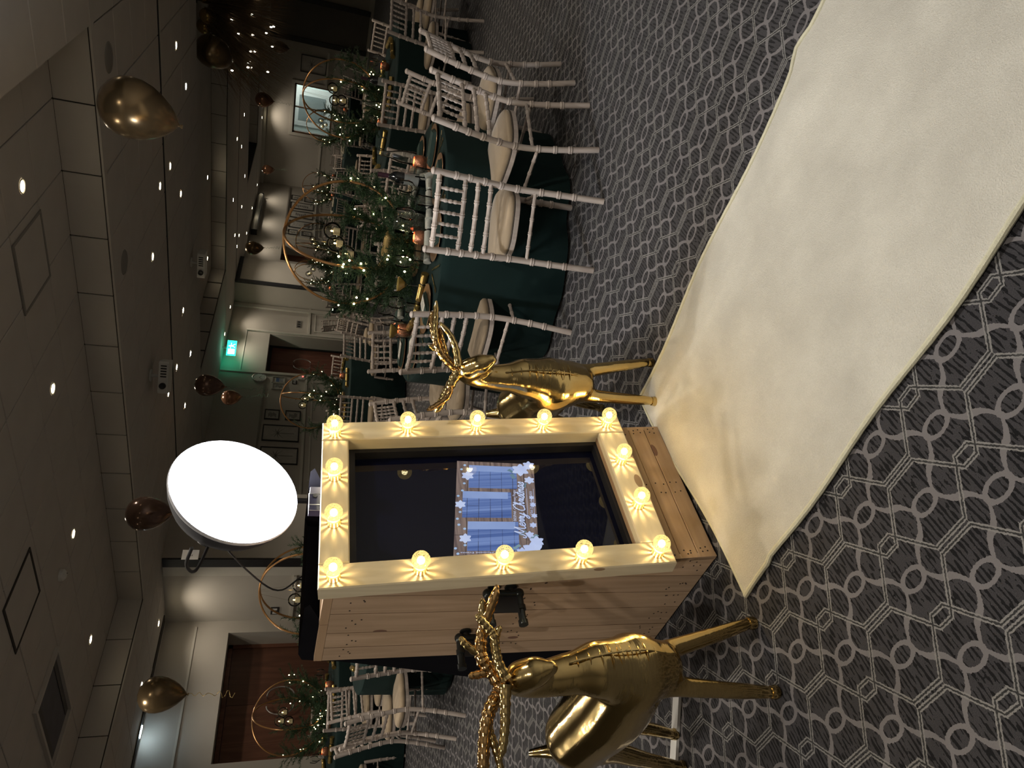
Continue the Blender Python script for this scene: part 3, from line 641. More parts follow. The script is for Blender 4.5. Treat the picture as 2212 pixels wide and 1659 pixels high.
g = G(); g.lathe([(0.05, 0.0), (0.055, 0.02), (0.055, 0.12), (0.045, 0.13), (0, 0.13)], 20, RSL @ Matrix.Translation((0, 0, -0.30)), cap=True); g.obj('lamp_head', BLACK, sb)
g = G(); c0 = RSL @ Vector((0, 0, -0.25))
g.tube(catmull([(-0.03, c0.y + 0.02, c0.z), (-0.20, c0.y - 0.02, c0.z + 0.03), (-0.262, c0.y - 0.14, c0.z + 0.05), (-0.262, c0.y - 0.24, c0.z + 0.03)], 6), 0.006, 8); g.obj('yoke', BLACK, sb)
lab = G().bbox(-0.215, -0.175, c0.y - 0.108, c0.y - 0.105, c0.z + 0.02, c0.z + 0.075).obj('paper_label', WHITEP, sb, False)
me_t = bpy.data.curves.new('lettering', 'FONT'); me_t.body = 'E'; to = bpy.data.objects.new('lettering', me_t); me = bpy.data.meshes.new_from_object(to); bpy.data.objects.remove(to)
me.materials.clear(); me.materials.append(BLACK)
for q in me.vertices: q.co = Vector((-0.203 + q.co.x * 0.016, c0.y - 0.1086, c0.z + 0.04 + q.co.y * 0.018))
inst('lettering', me, lab)
px_, cy = 0.62, 0.80
g = G(); g.tube([(0, c0.y + 0.04, c0.z), (px_, cy, c0.z - 0.06)], 0.012, 10); g.ball((px_, cy, c0.z - 0.06), 0.025, 10, 8); g.obj('boom_arm', BLACK, sb)
g = G(); g.tube([(px_, cy, 0.12), (px_, cy, c0.z - 0.04)], 0.014, 10); g.tube([(px_, cy, 0.95), (px_, cy, 1.02)], 0.02, 10); g.obj('stand_pole', BLACK, sb)
for a in (0.5, 2.6, 4.7):
    g = G(); g.tube([(px_, cy, 0.30), (px_ + 0.26 * cos(a), cy + 0.26 * sin(a), 0.012)], 0.009, 8); g.obj('leg', BLACK, sb)
g = G(); g.tube(catmull([(-0.02, c0.y + .03, c0.z - .02), (-0.12, c0.y + .10, c0.z - 0.14), (-0.16, c0.y + .18, c0.z - 0.26), (-0.05, c0.y + .24, c0.z - 0.36), (0.2, 0.66, 1.2), (px_ - .015, cy, 1.05)], 6), 0.0035, 6); g.obj('cable', BLACK, sb)

# ------------------------------------------------------------------ cream runner
m, nt, b = nodes('cream_pile'); v = coord(nt, 'Object'); f1 = noise(nt, v, 4.5, 4, 0.6); f2 = noise(nt, v, 260, 3)
c = ramp(nt, f1, [(0.32, (0.50, 0.48, 0.425)), (0.68, (0.615, 0.595, 0.53))])
mx = N(nt, 'ShaderNodeMix', data_type='RGBA', blend_type='MULTIPLY'); mx.inputs[0].default_value = 0.5; nt.links.new(c, mx.inputs[6]); nt.links.new(ramp(nt, f2, [(0.3, (0.75, 0.75, 0.73)), (0.65, (1, 1, 1))]), mx.inputs[7])
nt.links.new(mx.outputs[2], b.inputs['Base Color']); b.inputs['Roughness'].default_value = 0.95; b.inputs['Sheen Weight'].default_value = 0.2; bumpn(nt, b, math_(nt, 'ADD', f2, math_(nt, 'MULTIPLY', f1, 0.6)), 0.5, 0.006); PILE = m
BIND = pm('cream_binding', (0.62, 0.60, 0.46), (0.56, 0.54, 0.40), 60, 0.9, bump=0.5, bscale=300)
run = thing('carpet_runner', 'cream carpet runner laid in front of the photo booth', 'rug', (1.69, 0.4, 0))
YA, YB = 1.672, -1.0; nu, nv = 26, 80; vs = []
def edge(yv):
    l = 1.172 + 0.008 * sin(yv * 9) - (0.010 if yv > 1.5 else 0); r = 2.21 - 0.022 * max(0, min(1, (1.0 - yv))) + 0.012 * sin(yv * 7 + 1) + (0.03 * math.exp(-((yv - 0.2) / 0.05) ** 2)); return l, r
def rz_(x, yv): return 0.010 + 0.006 * (1 + sin(x * 5.2 + yv * 4.1 + 0.6)) + 0.005 * (1 + sin(yv * 7.3 - x * 3.1)) + 0.004 * sin(x * 11 - yv * 6.0)
for j in range(nv + 1):
    yv = lerp(YA, YB, j / nv); l, r = edge(yv)
    for i in range(nu + 1):
        a = i / nu; x = lerp(l, r, a); e = min(1, min(a, 1 - a) * 8, (j + 0.3) / 4); vs.append((x - 1.69, yv - 0.4 - (0.0 if j else 0.015 * sin(a * 6)), 0.010 + (rz_(x, yv) - 0.010) * e))
o0 = len(vs); vs += [(p[0], p[1], 0.001) for p in vs]
fs = []
for j in range(nv):
    for i in range(nu):
        a = j * (nu + 1) + i; fs.append((a, a + 1, a + nu + 2, a + nu + 1)[::-1]); 
rim = [i for i in range(nu + 1)] + [j * (nu + 1) + nu for j in range(1, nv + 1)] + [nv * (nu + 1) + i for i in range(nu - 1, -1, -1)] + [j * (nu + 1) for j in range(nv - 1, 0, -1)]
for q in range(len(rim)):
    a, b2 = rim[q], rim[(q + 1) % len(rim)]; fs.append((a, b2, b2 + o0, a + o0))
gg = G(); gg.v = vs; gg.f = fs; gg.obj('pile', PILE, run)
for sgn in (0, 1):
    pts = []
    for j in range(0, nv + 1):
        yv = lerp(YA, YB, j / nv); pts.append((edge(yv)[sgn] - 1.69, yv - 0.4, 0.009 + (0.004 * (1 + sin(yv * 6)) if sgn == 0 else 0)))
    g = G(); g.tube(pts, [0.0085 + 0.0008 * (k % 2) for k in range(len(pts))], 8); g.obj('bound_edge', BIND, run)
g = G(); g.tube([(lerp(edge(YA)[0], edge(YA)[1], k / 20) - 1.69, YA - 0.4 - 0.015 * sin(k / 20 * 6), 0.008) for k in range(21)], 0.007, 8); g.obj('bound_edge', BIND, run)

# ------------------------------------------------------------------ gold foil reindeer balloons
def foil(name, col, col2):
    m, nt, b = nodes(name); v = coord(nt, 'Object'); nt.links.new(ramp(nt, noise(nt, v, 5, 2), [(0.3, col), (0.7, col2)]), b.inputs['Base Color'])
    b.inputs['Metallic'].default_value = 1.0; b.inputs['Roughness'].default_value = 0.15
    v2 = coord(nt, 'Object', (14, 14, 60)); h = math_(nt, 'ADD', math_(nt, 'MULTIPLY', noise(nt, v2, 1.4, 3), 0.6), math_(nt, 'MULTIPLY', noise(nt, v, 26, 2), 0.5)); bumpn(nt, b, h, 0.22, 0.006); return m
FOIL = foil('gold_foil', (0.62, 0.47, 0.21), (0.55, 0.40, 0.17)); FOIL2 = foil('bronze_foil', (0.55, 0.35, 0.15), (0.50, 0.30, 0.12))
def deer(name, label, base, sweeps, antlers, tail, feet, seam, face):
    t = thing(name, label, 'balloon', base, 0, 'gold foil reindeer'); bv = Vector(base)
    g = G()
    for pts, rad in sweeps:
        pp = catmull([Vector(p) - bv for p in pts], 6); m_ = len(pp); rr = []
        for i in range(m_):
            q = i / 6; k = min(int(q), len(rad) - 2); f_ = q - k; f_ = f_ * f_ * (3 - 2 * f_)
            a, c = rad[k], rad[k + 1]
            a = a if hasattr(a, '__len__') else (a, a); c = c if hasattr(c, '__len__') else (c, c)
            rr.append((lerp(a[0], c[0], f_), lerp(a[1], c[1], f_)))
        g.tube(pp, rr, 16)
        for e, r in ((pp[0], rr[0]), (pp[-1], rr[-1])): g.ball(e, max(r) * 0.97, 12, 8)
    body = g.obj('body', FOIL, t)
    md = body.modifiers.new('join', 'REMESH'); md.mode = 'VOXEL'; md.voxel_size = 0.009; md.use_smooth_shade = True
    sm = body.modifiers.new('relax', 'SMOOTH'); sm.iterations = 5; sm.factor = 0.6
    for k, (pts, r) in enumerate(antlers):
        pp = catmull([Vector(p) - bv for p in pts], 7); rr = []
        for i in range(len(pp)):
            q = i / (len(pp) - 1); rr.append(max(0.004, r * (1.0 - 0.35 * q) * (1 + 0.10 * sin(i * 1.9 + k)) * (1 - max(0, q - 0.85) * 4.5)))
        g = G(); g.tube(pp, rr, 10); a = g.obj('antler', FOIL2 if k % 3 == 0 else FOIL, t)
    if tail:
        g = G(); pp = catmull([Vector(p) - bv for p in tail], 6); g.tube(pp, [lerp(0.03, 0.012, i / (len(pp) - 1)) for i in range(len(pp))], 10); g.obj('tail', FOIL, t)
    g = G(); sp = catmull([Vector(p) - bv for p in seam], 8); g.tube(sp, [0.0035 + 0.0012 * sin(i * 2.3) for i in range(len(sp))], 6); so_ = g.obj('seam', FOIL, t)
    for i in range(3, len(sp) - 3, 3):
        tg = (sp[i + 1] - sp[i - 1]).normalized(); n_ = Vector((face[0], face[1], 0.0)); sd = tg.cross(n_).normalized(); L = 0.028 + 0.014 * sin(i * 1.7)
        g = G(); g.tube([sp[i] + sd * L - n_ * L * 0.35, sp[i] + sd * L * .5 - n_ * L * .08, sp[i], sp[i] - sd * L * .5 - n_ * L * .08, sp[i] - sd * L - n_ * L * .35], [0.0008, 0.0022, 0.003, 0.0022, 0.0008], 6); g.obj('pucker', FOIL, so_)
    # pinched seams at the hooves
    for p in feet:
        q = Vector(p) - bv; g = G(); g.lathe([(0.0, 0.0), (0.019, 0.004), (0.022, 0.012), (0.019, 0.03)], 12, Matrix.Translation((q.x, q.y, 0.0))); g.obj('hoof', FOIL, t)
    return t
LA = [((0.942, 1.742, 0.885), (0.972, 1.725, 0.911), (0.998, 1.71, 0.936), (1.027, 1.693, 0.942), (1.064, 1.67, 0.936), (1.103, 1.644, 0.92), (1.142, 1.617, 0.899), (1.168, 1.599, 0.891)),
      ((0.933, 1.69, 0.885), (0.964, 1.672, 0.905), (0.997, 1.652, 0.914), (1.029, 1.632, 0.919), (1.045, 1.623, 0.935), (1.066, 1.609, 0.958), (1.074, 1.604, 0.969)),
      ((1.015, 1.7, 0.938), (1.018, 1.698, 0.953), (1.038, 1.686, 0.986), (1.054, 1.676, 1.001)), ((0.98, 1.72, 0.914), (0.971, 1.726, 0.941), (0.967, 1.728, 0.978)),
      ((1.079, 1.66, 0.93), (1.108, 1.641, 0.937), (1.137, 1.621, 0.934)), ((1.0, 1.651, 0.914), (1.024, 1.636, 0.91), (1.049, 1.62, 0.898)),
      ((0.938, 1.744, 0.886), (0.92, 1.753, 0.897), (0.896, 1.766, 0.918), (0.863, 1.782, 0.933), (0.816, 1.804, 0.942), (0.767, 1.825, 0.948), (0.728, 1.841, 0.955)),
      ((0.921, 1.70, 0.888), (0.878, 1.719, 0.893), (0.838, 1.738, 0.896), (0.795, 1.759, 0.904), (0.763, 1.773, 0.915)), ((0.859, 1.784, 0.931), (0.84, 1.793, 0.924), (0.812, 1.806, 0.913), (0.776, 1.822, 0.903), (0.743, 1.835, 0.899))]
rl = [0.0215, 0.0155, 0.0135, 0.015, 0.013, 0.011, 0.0225, 0.0165, 0.0135]
deer('reindeer_balloon', 'gold foil reindeer balloon standing beside the plank side of the booth', (0.98, 1.95, 0.0),
     [([(0.968, 1.735, 0.40), (0.968, 1.76, 0.47), (0.978, 1.95, 0.47), (0.992, 2.17, 0.50), (0.995, 2.23, 0.50)], [0.085, (0.118, 0.112), (0.128, 0.125), 0.112, 0.09]),
      ([(0.966, 1.745, 0.50), (0.966, 1.725, 0.59), (0.963, 1.735, 0.68), (0.960, 1.75, 0.76), (0.958, 1.752, 0.83)], [0.105, 0.082, 0.058, 0.05, 0.043]),
      ([(0.958, 1.756, 0.86), (0.955, 1.728, 0.835), (0.948, 1.69, 0.80), (0.938, 1.655, 0.765)], [0.026, 0.046, 0.043, 0.022]),
      ([(1.005, 1.735, 0.42), (1.02, 1.725, 0.33), (1.055, 1.712, 0.16), (1.083, 1.702, 0.03)], [0.052, 0.030, 0.0255, 0.020]), ([(0.93, 1.75, 0.42), (0.915, 1.755, 0.33), (0.893, 1.755, 0.16), (0.880, 1.755, 0.03)], [0.052, 0.030, 0.0255, 0.020]),
      ([(1.03, 2.17, 0.45), (1.05, 2.24, 0.33), (1.06, 2.32, 0.16), (1.06, 2.38, 0.03)], [0.06, 0.034, 0.026, 0.020]), ([(0.95, 2.17, 0.45), (0.945, 2.24, 0.33), (0.95, 2.34, 0.16), (0.955, 2.41, 0.03)], [0.06, 0.034, 0.026, 0.020])],
     [(a, r) for a, r in zip(LA, rl)], [(0.998, 2.29, 0.545), (1.01, 2.32, 0.57), (1.027, 2.36, 0.61)], [(1.084, 1.702, 0), (0.879, 1.755, 0), (1.06, 2.385, 0), (0.956, 2.415, 0)],
     [(0.962, 1.676, 0.70), (0.963, 1.648, 0.62), (0.965, 1.632, 0.54), (0.966, 1.634, 0.47), (0.967, 1.655, 0.40)], (0.0, -1.0))
RA = [((2.152, 1.564, 0.878), (2.168, 1.541, 0.92), (2.189, 1.511, 0.958), (2.22, 1.465, 0.982), (2.251, 1.417, 0.998), (2.272, 1.384, 1.004)), ((2.19, 1.456, 0.984), (2.209, 1.427, 0.99), (2.24, 1.379, 0.993), (2.268, 1.332, 0.996)),
      ((2.128, 1.528, 0.888), (2.164, 1.477, 0.903), (2.194, 1.433, 0.932), (2.217, 1.396, 0.977)), ((2.171, 1.537, 0.927), (2.194, 1.504, 0.938), (2.221, 1.463, 0.956), (2.24, 1.434, 0.967)), ((2.203, 1.491, 0.969), (2.194, 1.504, 0.979), (2.201, 1.494, 1.002)),
      ((2.15, 1.567, 0.877), (2.12, 1.606, 0.899), (2.089, 1.646, 0.923), (2.062, 1.68, 0.94), (2.045, 1.70, 0.955)), ((2.096, 1.602, 0.91), (2.07, 1.635, 0.916), (2.045, 1.665, 0.958), (2.03, 1.68, 0.995))]
deer('reindeer_balloon', 'gold foil reindeer balloon standing between the booth and the white chairs', (2.24, 1.72, 0.0),
     [([(2.14, 1.575, 0.38), (2.15, 1.60, 0.47), (2.24, 1.72, 0.47), (2.325, 1.86, 0.50), (2.345, 1.90, 0.49)], [0.085, (0.118, 0.112), (0.122, 0.122), 0.112, 0.09]),
      ([(2.142, 1.58, 0.50), (2.135, 1.565, 0.60), (2.137, 1.575, 0.69), (2.145, 1.585, 0.77), (2.15, 1.585, 0.83)], [0.105, 0.082, 0.058, 0.048, 0.042]),
      ([(2.152, 1.585, 0.865), (2.142, 1.555, 0.84), (2.13, 1.515, 0.80), (2.119, 1.478, 0.765)], [0.026, 0.046, 0.043, 0.022]),
      ([(2.175, 1.545, 0.41), (2.185, 1.535, 0.32), (2.215, 1.515, 0.16), (2.243, 1.503, 0.03)], [0.052, 0.030, 0.0255, 0.020]), ([(2.105, 1.61, 0.41), (2.108, 1.607, 0.32), (2.10, 1.603, 0.16), (2.096, 1.60, 0.03)], [0.052, 0.030, 0.0255, 0.020]),
      ([(2.38, 1.80, 0.45), (2.42, 1.85, 0.33), (2.46, 1.92, 0.16), (2.48, 1.96, 0.03)], [0.06, 0.034, 0.026, 0.020]), ([(2.29, 1.87, 0.45), (2.32, 1.93, 0.33), (2.37, 2.0, 0.16), (2.40, 2.05, 0.03)], [0.06, 0.034, 0.026, 0.020])],
     [(a, r) for a, r in zip(RA, (0.0205, 0.015, 0.0165, 0.014, 0.013, 0.0215, 0.0145))], [(2.36, 1.94, 0.56), (2.375, 1.96, 0.60), (2.38, 1.97, 0.63)], [(2.244, 1.503, 0), (2.095, 1.60, 0), (2.48, 1.963, 0), (2.40, 2.053, 0)],
     [(2.108, 1.527, 0.70), (2.092, 1.496, 0.62), (2.084, 1.482, 0.54), (2.086, 1.484, 0.47), (2.098, 1.502, 0.40)], (-0.55, -0.83))

# ------------------------------------------------------------------ limewashed bamboo-turned banquet chairs
LIME = wood('limewash', (0.50, 0.44, 0.40), (0.40, 0.335, 0.30), (0.3, 0.22, 0.18), 'Z', 0.55, 1.5, knots=False)
CUSH = pm('cushion_velour', (0.37, 0.285, 0.19), (0.29, 0.22, 0.145), 5, 0.9, bump=0.15, bscale=90, sheen=0.3)
PIP = pm('cushion_piping', (0.08, 0.065, 0.05), None, 5, 0.9)
def bam(g, pts, r, nds, n=8, taper=1.0, bulge=1.27, w=0.0065):
    P = catmull(pts, 8) if len(pts) > 2 else [Vector(pts[0]), Vector(pts[1])]
    L = [0]
    for i in range(len(P) - 1): L.append(L[-1] + (P[i + 1] - P[i]).length)
    T = L[-1]
    def at(d):
        d = min(max(d, 0), T)
        for i in range(len(P) - 1):
            if d <= L[i + 1] + 1e-9: return P[i].lerp(P[i + 1], (d - L[i]) / max(1e-9, L[i + 1] - L[i]))
        return P[-1]
    ev = [(0, 1), (T, 1)] + ([(L[i], 1) for i in range(1, len(P) - 1)] if len(pts) > 2 else [])
    for q in nds:
        d = q * T
        ev = [e for e in ev if abs(e[0] - d) > w * 2.2 or e[0] in (0, T)]
        ev += [(d - w * 2, 1), (d - w * 1.2, bulge), (d - w * .5, bulge), (d, 0.97), (d + w * .5, bulge), (d + w * 1.2, bulge), (d + w * 2, 1)]
    ev.sort(); g.tube([at(e[0]) for e in ev], [r * e[1] * lerp(1, taper, e[0] / T) for e in ev], n)
def seat_ring(hw, hd, z0, z1, cy, k=3.0, n=36, dome=0.0, inset=0.0):
    out = []
    for i in range(n):
        a = 2 * pi * i / n; c, s = cos(a), sin(a); x = abs(c) ** (2 / k) * (1 if c > 0 else -1); y = abs(s) ** (2 / k) * (1 if s > 0 else -1)
        out.append(((hw + 0.015 * y) * x, cy + hd * y))
    return out
def build_chair():
    t = thing('banquet_chair', 'x', 'chair')
    for s in (-1, 1):
        g = G(); bam(g, [(s * .182, -.262, 0), (s * .182, -.205, .25), (s * .180, -.180, .46), (s * .186, -.215, .70), (s * .190, -.262, .915)], .0165, (.17, .26, .36, .5, .60, .70, .79, .87), 10); g.ball((s * .190, -.264, .918), (.019, .019, .013), 10, 6); g.obj('rear_post', LIME, t)
        g = G(); bam(g, [(s * .172, .205, 0), (s * .165, .165, .44)], .0175, (.3, .45, .62), 10); g.obj('front_leg', LIME, t)
    def rail(z, y, nm, r=.011):
        g = G(); bam(g, [(-.187, y, z), (-.09, y - .014, z), (.09, y - .014, z), (.187, y, z)], r, (.12, .3, .5, .7, .88), 8); g.obj(nm, LIME, t)
    rail(.885, -.254, 'top_rail', .012); rail(.745, -.224, 'back_rail'); rail(.675, -.211, 'back_rail'); rail(.605, -.199, 'back_rail')
    for k in range(5):
        x = -.115 + .0575 * k; g = G(); bam(g, [(x, -.236, .748), (x, -.266, .882)], .0078, (.3, .5, .7), 7, w=.004, bulge=1.35); g.obj('spindle', LIME, t)
    o = seat_ring(.195, .19, 0, 0, .0)
    n = len(o); g = G(); rings = [(.96, .425), (1.0, .43), (1.0, .452), (.97, .456)]
    vs = [(p[0] * r, p[1] * r, z) for r, z in rings for p in o]; fs = [(j * n + i, j * n + (i + 1) % n, (j + 1) * n + (i + 1) % n, (j + 1) * n + i) for j in range(3) for i in range(n)] + [tuple(range(n - 1, -1, -1)), tuple(3 * n + i for i in range(n))]
    g.add(vs, fs); g.obj('seat_frame', LIME, t)
    g = G(); rings = [(.97, .457), (1.0, .466), (.985, .482), (.90, .494), (.6, .500), (.25, .502)]
    vs = [(p[0] * r, p[1] * r, z) for r, z in rings for p in o]; k = len(rings) - 1; fs = [(j * n + i, j * n + (i + 1) % n, (j + 1) * n + (i + 1) % n, (j + 1) * n + i) for j in range(k) for i in range(n)] + [tuple(range(n - 1, -1, -1)), tuple(k * n + i for i in range(n))]
    g.add(vs, fs); cu = g.obj('seat_cushion', CUSH, t, ang=60)
    g = G(); g.tube([(p[0] * .992, p[1] * .992, .4585) for p in o], .003, 5, closed=True); g.obj('piping', PIP, cu)
    for s in (-1, 1):
        g = G(); bam(g, [(s * .18, -.196, .33), (s * .167, .178, .30)], .0095, (.25, .5, .75), 7, w=.005); g.obj('stretcher', LIME, t)
    g = G(); bam(g, [(-.181, -.19, .36), (.181, -.19, .36)], .0095, (.2, .4, .6, .8), 7, w=.005); g.obj('stretcher', LIME, t)
    g = G(); bam(g, [(-.168, .178, .34), (.168, .178, .34)], .0095, (.2, .4, .6, .8), 7, w=.005); g.obj('stretcher', LIME, t)
    return t
proto = [build_chair(), False]
ORD = ['topmost', 'second from the top', 'third from the top', 'fourth from the top', 'fifth from the top', 'sixth from the top', 'seventh from the top', 'eighth from the top', 'ninth from the top', 'lowest']
def pix_y(p):
    q = Vector(p) - Vector((0, 0, CAMH)); return -q.dot(R_) / q.dot(F_)
def chair(pos, d, label, group):
    d = Vector((d[0], d[1])).normalized(); rz = atan2(d.y, d.x) - pi / 2; loc = (pos[0] + d.x * .25, pos[1] + d.y * .25, 0)
    if not proto[1]:
        c = proto[0]; proto[1] = True; c.location = loc; c.rotation_euler = (0, 0, rz); c['label'] = label; c['group'] = group; return c
    return dup(proto[0], label, loc, (0, 0, rz), group)

# ------------------------------------------------------------------ tables under dark green cloths
CLOTH = pm('green_cloth', (0.0075, 0.022, 0.021), (0.006, 0.017, 0.0165), 4, 0.9, bump=0.1, bscale=500, spec=0.2)
TBL = pm('table_ply', (0.35, 0.25, 0.15), None, 8, 0.6)
def cloth_mesh(rad, seed):
    rnd = random.Random(seed); n = 120; ph = [rnd.uniform(0, 6.28) for _ in range(4)]; g = G()
    prof = [(0.0, .752), (.5, .752), (.93, .752), (.985, .750), (1.0, .742), (1.006, .70), (1.015, .55), (1.025, .35), (1.035, .15), (1.04, .02)]
    vs = []; fs = []
    for j, (r, z) in enumerate(prof):
        for i in range(n):
            a = 2 * pi * i / n; d = max(0, (.742 - z) / .722)
            f_ = d * (.022 * sin(11 * a + ph[0]) + .016 * sin(17 * a + ph[1] + d) + .012 * sin(7 * a + ph[2])); vs.append(((r + f_) * rad * cos(a), (r + f_) * rad * sin(a), z))
    for j in range(len(prof) - 1):
        for i in range(n): fs.append((j * n + i, j * n + (i + 1) % n, (j + 1) * n + (i + 1) % n, (j + 1) * n + i)[::-1])
    g.add(vs, fs); return g.mesh('tablecloth', CLOTH, True, 50)
CM = [cloth_mesh(0.87, k) for k in range(3)]
tb_top = G().lathe([(0, .715), (.86, .715), (.865, .72), (.865, .738), (.86, .742), (0, .742)], 48).mesh('tabletop', TBL)
tb_leg = G().tube([(0, 0, 0), (0, 0, .715)], .016, 8).mesh('leg', STEEL)
def table(c, lab, k):
    t = thing('round_table', 'round banquet table hidden under the green cloth ' + lab, 'table', (c[0], c[1], 0), 0, 'round banquet tables')
    inst('tabletop', tb_top, t)
    for a in range(4): inst('leg', tb_leg, t, (.55 * cos(a * pi / 2 + .7), .55 * sin(a * pi / 2 + .7), 0))
    o = inst('tablecloth', CM[k % 3], None, (c[0], c[1], 0), (0, 0, k * 1.3)); tag(o, 'dark green floor-length tablecloth ' + lab, 'tablecloth', 'dark green tablecloths')

# ------------------------------------------------------------------ tableware kinds
GLASS = glassy('clear_glass', (0.97, 0.98, 0.97), 0.05); WINE = pm('amber_wine', (0.50, 0.36, 0.10), (0.45, 0.31, 0.08), 5, 0.1); COPPER = pm('copper', (0.80, 0.36, 0.22), (0.68, 0.28, 0.16), 60, 0.25, metal=0.8, bump=0.4, bscale=120)
BRONZE = pm('bronze_charger', (0.34, 0.20, 0.11), (0.26, 0.15, 0.08), 12, 0.3, metal=0.7); NAP = pm('green_napkin', (0.022, 0.05, 0.042), (0.016, 0.038, 0.032), 12, 0.9); CARD = pm('paper_card', (0.62, 0.60, 0.55), (0.58, 0.56, 0.51), 9, 0.8)
SILV = pm('silver_cracker', (0.52, 0.53, 0.49), (0.42, 0.43, 0.39), 90, 0.45, metal=0.25); GOLDC = pm('gold_cracker', (0.55, 0.39, 0.14), (0.46, 0.32, 0.10), 20, 0.25, metal=0.85); CREAMC = pm('cream_cracker', (0.55, 0.50, 0.40), None, 20, 0.6)
CUTL = pm('gold_cutlery', (0.75, 0.62, 0.36), None, 20, 0.2, metal=1.0); BOTM = pm('dark_bottle', (0.006, 0.008, 0.010), None, 5, 0.08, coat=0.5); FOILM = pm('bottle_foil', (0.05, 0.012, 0.03), None, 5, 0.35); LABM = pm('bottle_label', (0.30, 0.32, 0.32), (0.24, 0.26, 0.26), 18, 0.7)
FLAMEC = emit('votive_glow', (1.0, 0.42, 0.20), 7.0)
PROTO = {}
def kind(key, name, cat, builder):
    t = thing(name, 'x', cat); builder(t); PROTO[key] = [t, False]; return t
def put(key, loc, label, group, rz=0.0, rot=None):
    p = PROTO[key]; r = rot or (0, 0, rz)
    if not p[1]:
        p[1] = True; o = p[0]; o.location = loc; o.rotation_euler = r; o['label'] = label; o['group'] = group; return o
    return dup(p[0], label, loc, r, group)
def b_wine(t):
    G().lathe([(.034, 0), (.034, .002), (.006, .006), (.0045, .02), (.0045, .085), (.012, .095), (.034, .115), (.041, .14), (.039, .165), (.033, .195)], 18, cap=False).obj('bowl_and_stem', GLASS, t)
def b_tumbler(t): G().lathe([(.028, 0), (.030, .002), (.034, .10), (.0335, .10), (.029, .008), (0, .008)], 18, cap=False).obj('cup', GLASS, t)
def b_coupe(t):
    G().lathe([(.036, 0), (.036, .002), (.006, .006), (.004, .02), (.004, .12), (.02, .13), (.045, .16), (.048, .19)], 20, cap=False).obj('bowl_and_stem', GLASS, t)
    G().lathe([(.0, .132), (.019, .135), (.043, .162), (.044, .176), (0, .177)], 20, cap=False).obj('drink', WINE, t)
def b_cracker(m1, m2):
    def f(t):
        g = G(); g.tube([(-.055, 0, .024), (.055, 0, .024)], .024, 14); g.obj('barrel', m1, t)
        for s in (-1, 1):
            g = G(); g.tube([(s * .055, 0, .024), (s * .063, 0, .024), (s * .072, 0, .024), (s * .080, 0, .024), (s * .145, 0, .024)], [.023, .012, .009, .021, .024], 14, cap=True); g.obj('end', m1, t)
            g = G(); g.tube([(s * .064, 0, .024), (s * .071, 0, .024)], .013, 10); g.obj('ribbon', m2, t)
    return f
def b_plate(t): G().lathe([(0, .004), (.10, .004), (.115, .009), (.15, .016), (.152, .014), (.112, .002), (.08, 0), (0, 0)], 36, cap=False).obj('charger', BRONZE, t)
def b_napkin(t):
    g = G(); g.bbox(-.055, .055, -.11, .11, 0, .010); g.bbox(-.05, .05, -.105, .105, .010, .018); g.bbox(-.045, .052, -.10, .06, .018, .024); g.obj('folded_cloth', NAP, t, False)
def b_card(t):
    g = G(); g.bbox(-.035, .035, -.06, .06, 0, .002); c = g.obj('card', CARD, t, False)
    g = G()
    for k in range(5): g.bbox(-.022, .022 - .006 * (k % 2), .03 - k * .014, .033 - k * .014, .002, .0024)
    g.obj('print', pm('card_ink', (0.12, 0.11, 0.1), None, 4, 0.8), c, False)
def b_fork(t):
    g = G(); g.bbox(-.004, .004, -.10, .05, .001, .004); g.bbox(-.011, .011, .05, .062, .001, .004)
    for k in range(4): g.bbox(-.011 + k * .0062, -.0075 + k * .0062, .062, .10, .001, .004)
    g.obj('fork_body', CUTL, t, False)
def b_knife(t):
    g = G(); g.bbox(-.005, .005, -.11, -.01, .001, .005); g.poly([(-.007, -.01, .001), (.007, -.01, .001), (.007, .09, .001), (-.003, .115, .001)], .003, (0, 0, 1)); g.obj('knife_body', CUTL, t, False)
def b_bottle(t):
    G().lathe([(0, 0), (.036, 0), (.038, .006), (.038, .19), (.034, .21), (.016, .235), (.0145, .25), (.0145, .31), (0, .312)], 20).obj('glass_body', BOTM, t)
    G().lathe([(.0152, .245), (.0152, .314), (.0, .315)], 16, cap=False).obj('neck_foil', FOILM, t); G().lathe([(.0384, .05), (.0384, .145)], 20, cap=False).obj('paper_label', LABM, t)
def b_carafe(t): G().lathe([(0, .004), (.035, .004), (.036, .0), (.042, .01), (.046, .07), (.042, .14), (.024, .21), (.016, .27), (.019, .30), (.017, .30), (.014, .27), (.022, .21), (.040, .14), (.043, .07), (.036, .012), (0, .012)], 20, cap=False).obj('vessel', GLASS, t)
def b_cooler(t):
    G().lathe([(0, .002), (.075, .0), (.078, .01), (.08, .20), (.077, .20), (.075, .012), (0, .012)], 28, cap=False).obj('vessel', GLASS, t)
    g = G(); g.tube([(.0765 * cos(2 * pi * k / 24), .0765 * sin(2 * pi * k / 24), .20) for k in range(24)], .003, 6, closed=True); g.obj('rim', GLASS, t)
def b_votive(t):
    G().lathe([(.0, .002), (.03, 0), (.042, .02), (.047, .045), (.042, .075), (.034, .088), (.032, .088), (.040, .072), (.044, .045), (.038, .02), (0, .012)], 20, cap=False).obj('holder', COPPER, t)
    G().lathe([(0, .014), (.022, .014), (.022, .05), (0, .052)], 12).obj('glow', FLAMEC, t)
kind('wine', 'wine_glass', 'glass', b_wine); kind('tumbler', 'tumbler', 'glass', b_tumbler); kind('coupe', 'cocktail_glass', 'glass', b_coupe)
kind('crk_s', 'christmas_cracker', 'cracker', b_cracker(SILV, BLACK)); kind('crk_g', 'christmas_cracker', 'cracker', b_cracker(GOLDC, BLACK)); kind('crk_c', 'christmas_cracker', 'cracker', b_cracker(CREAMC, GOLDC))
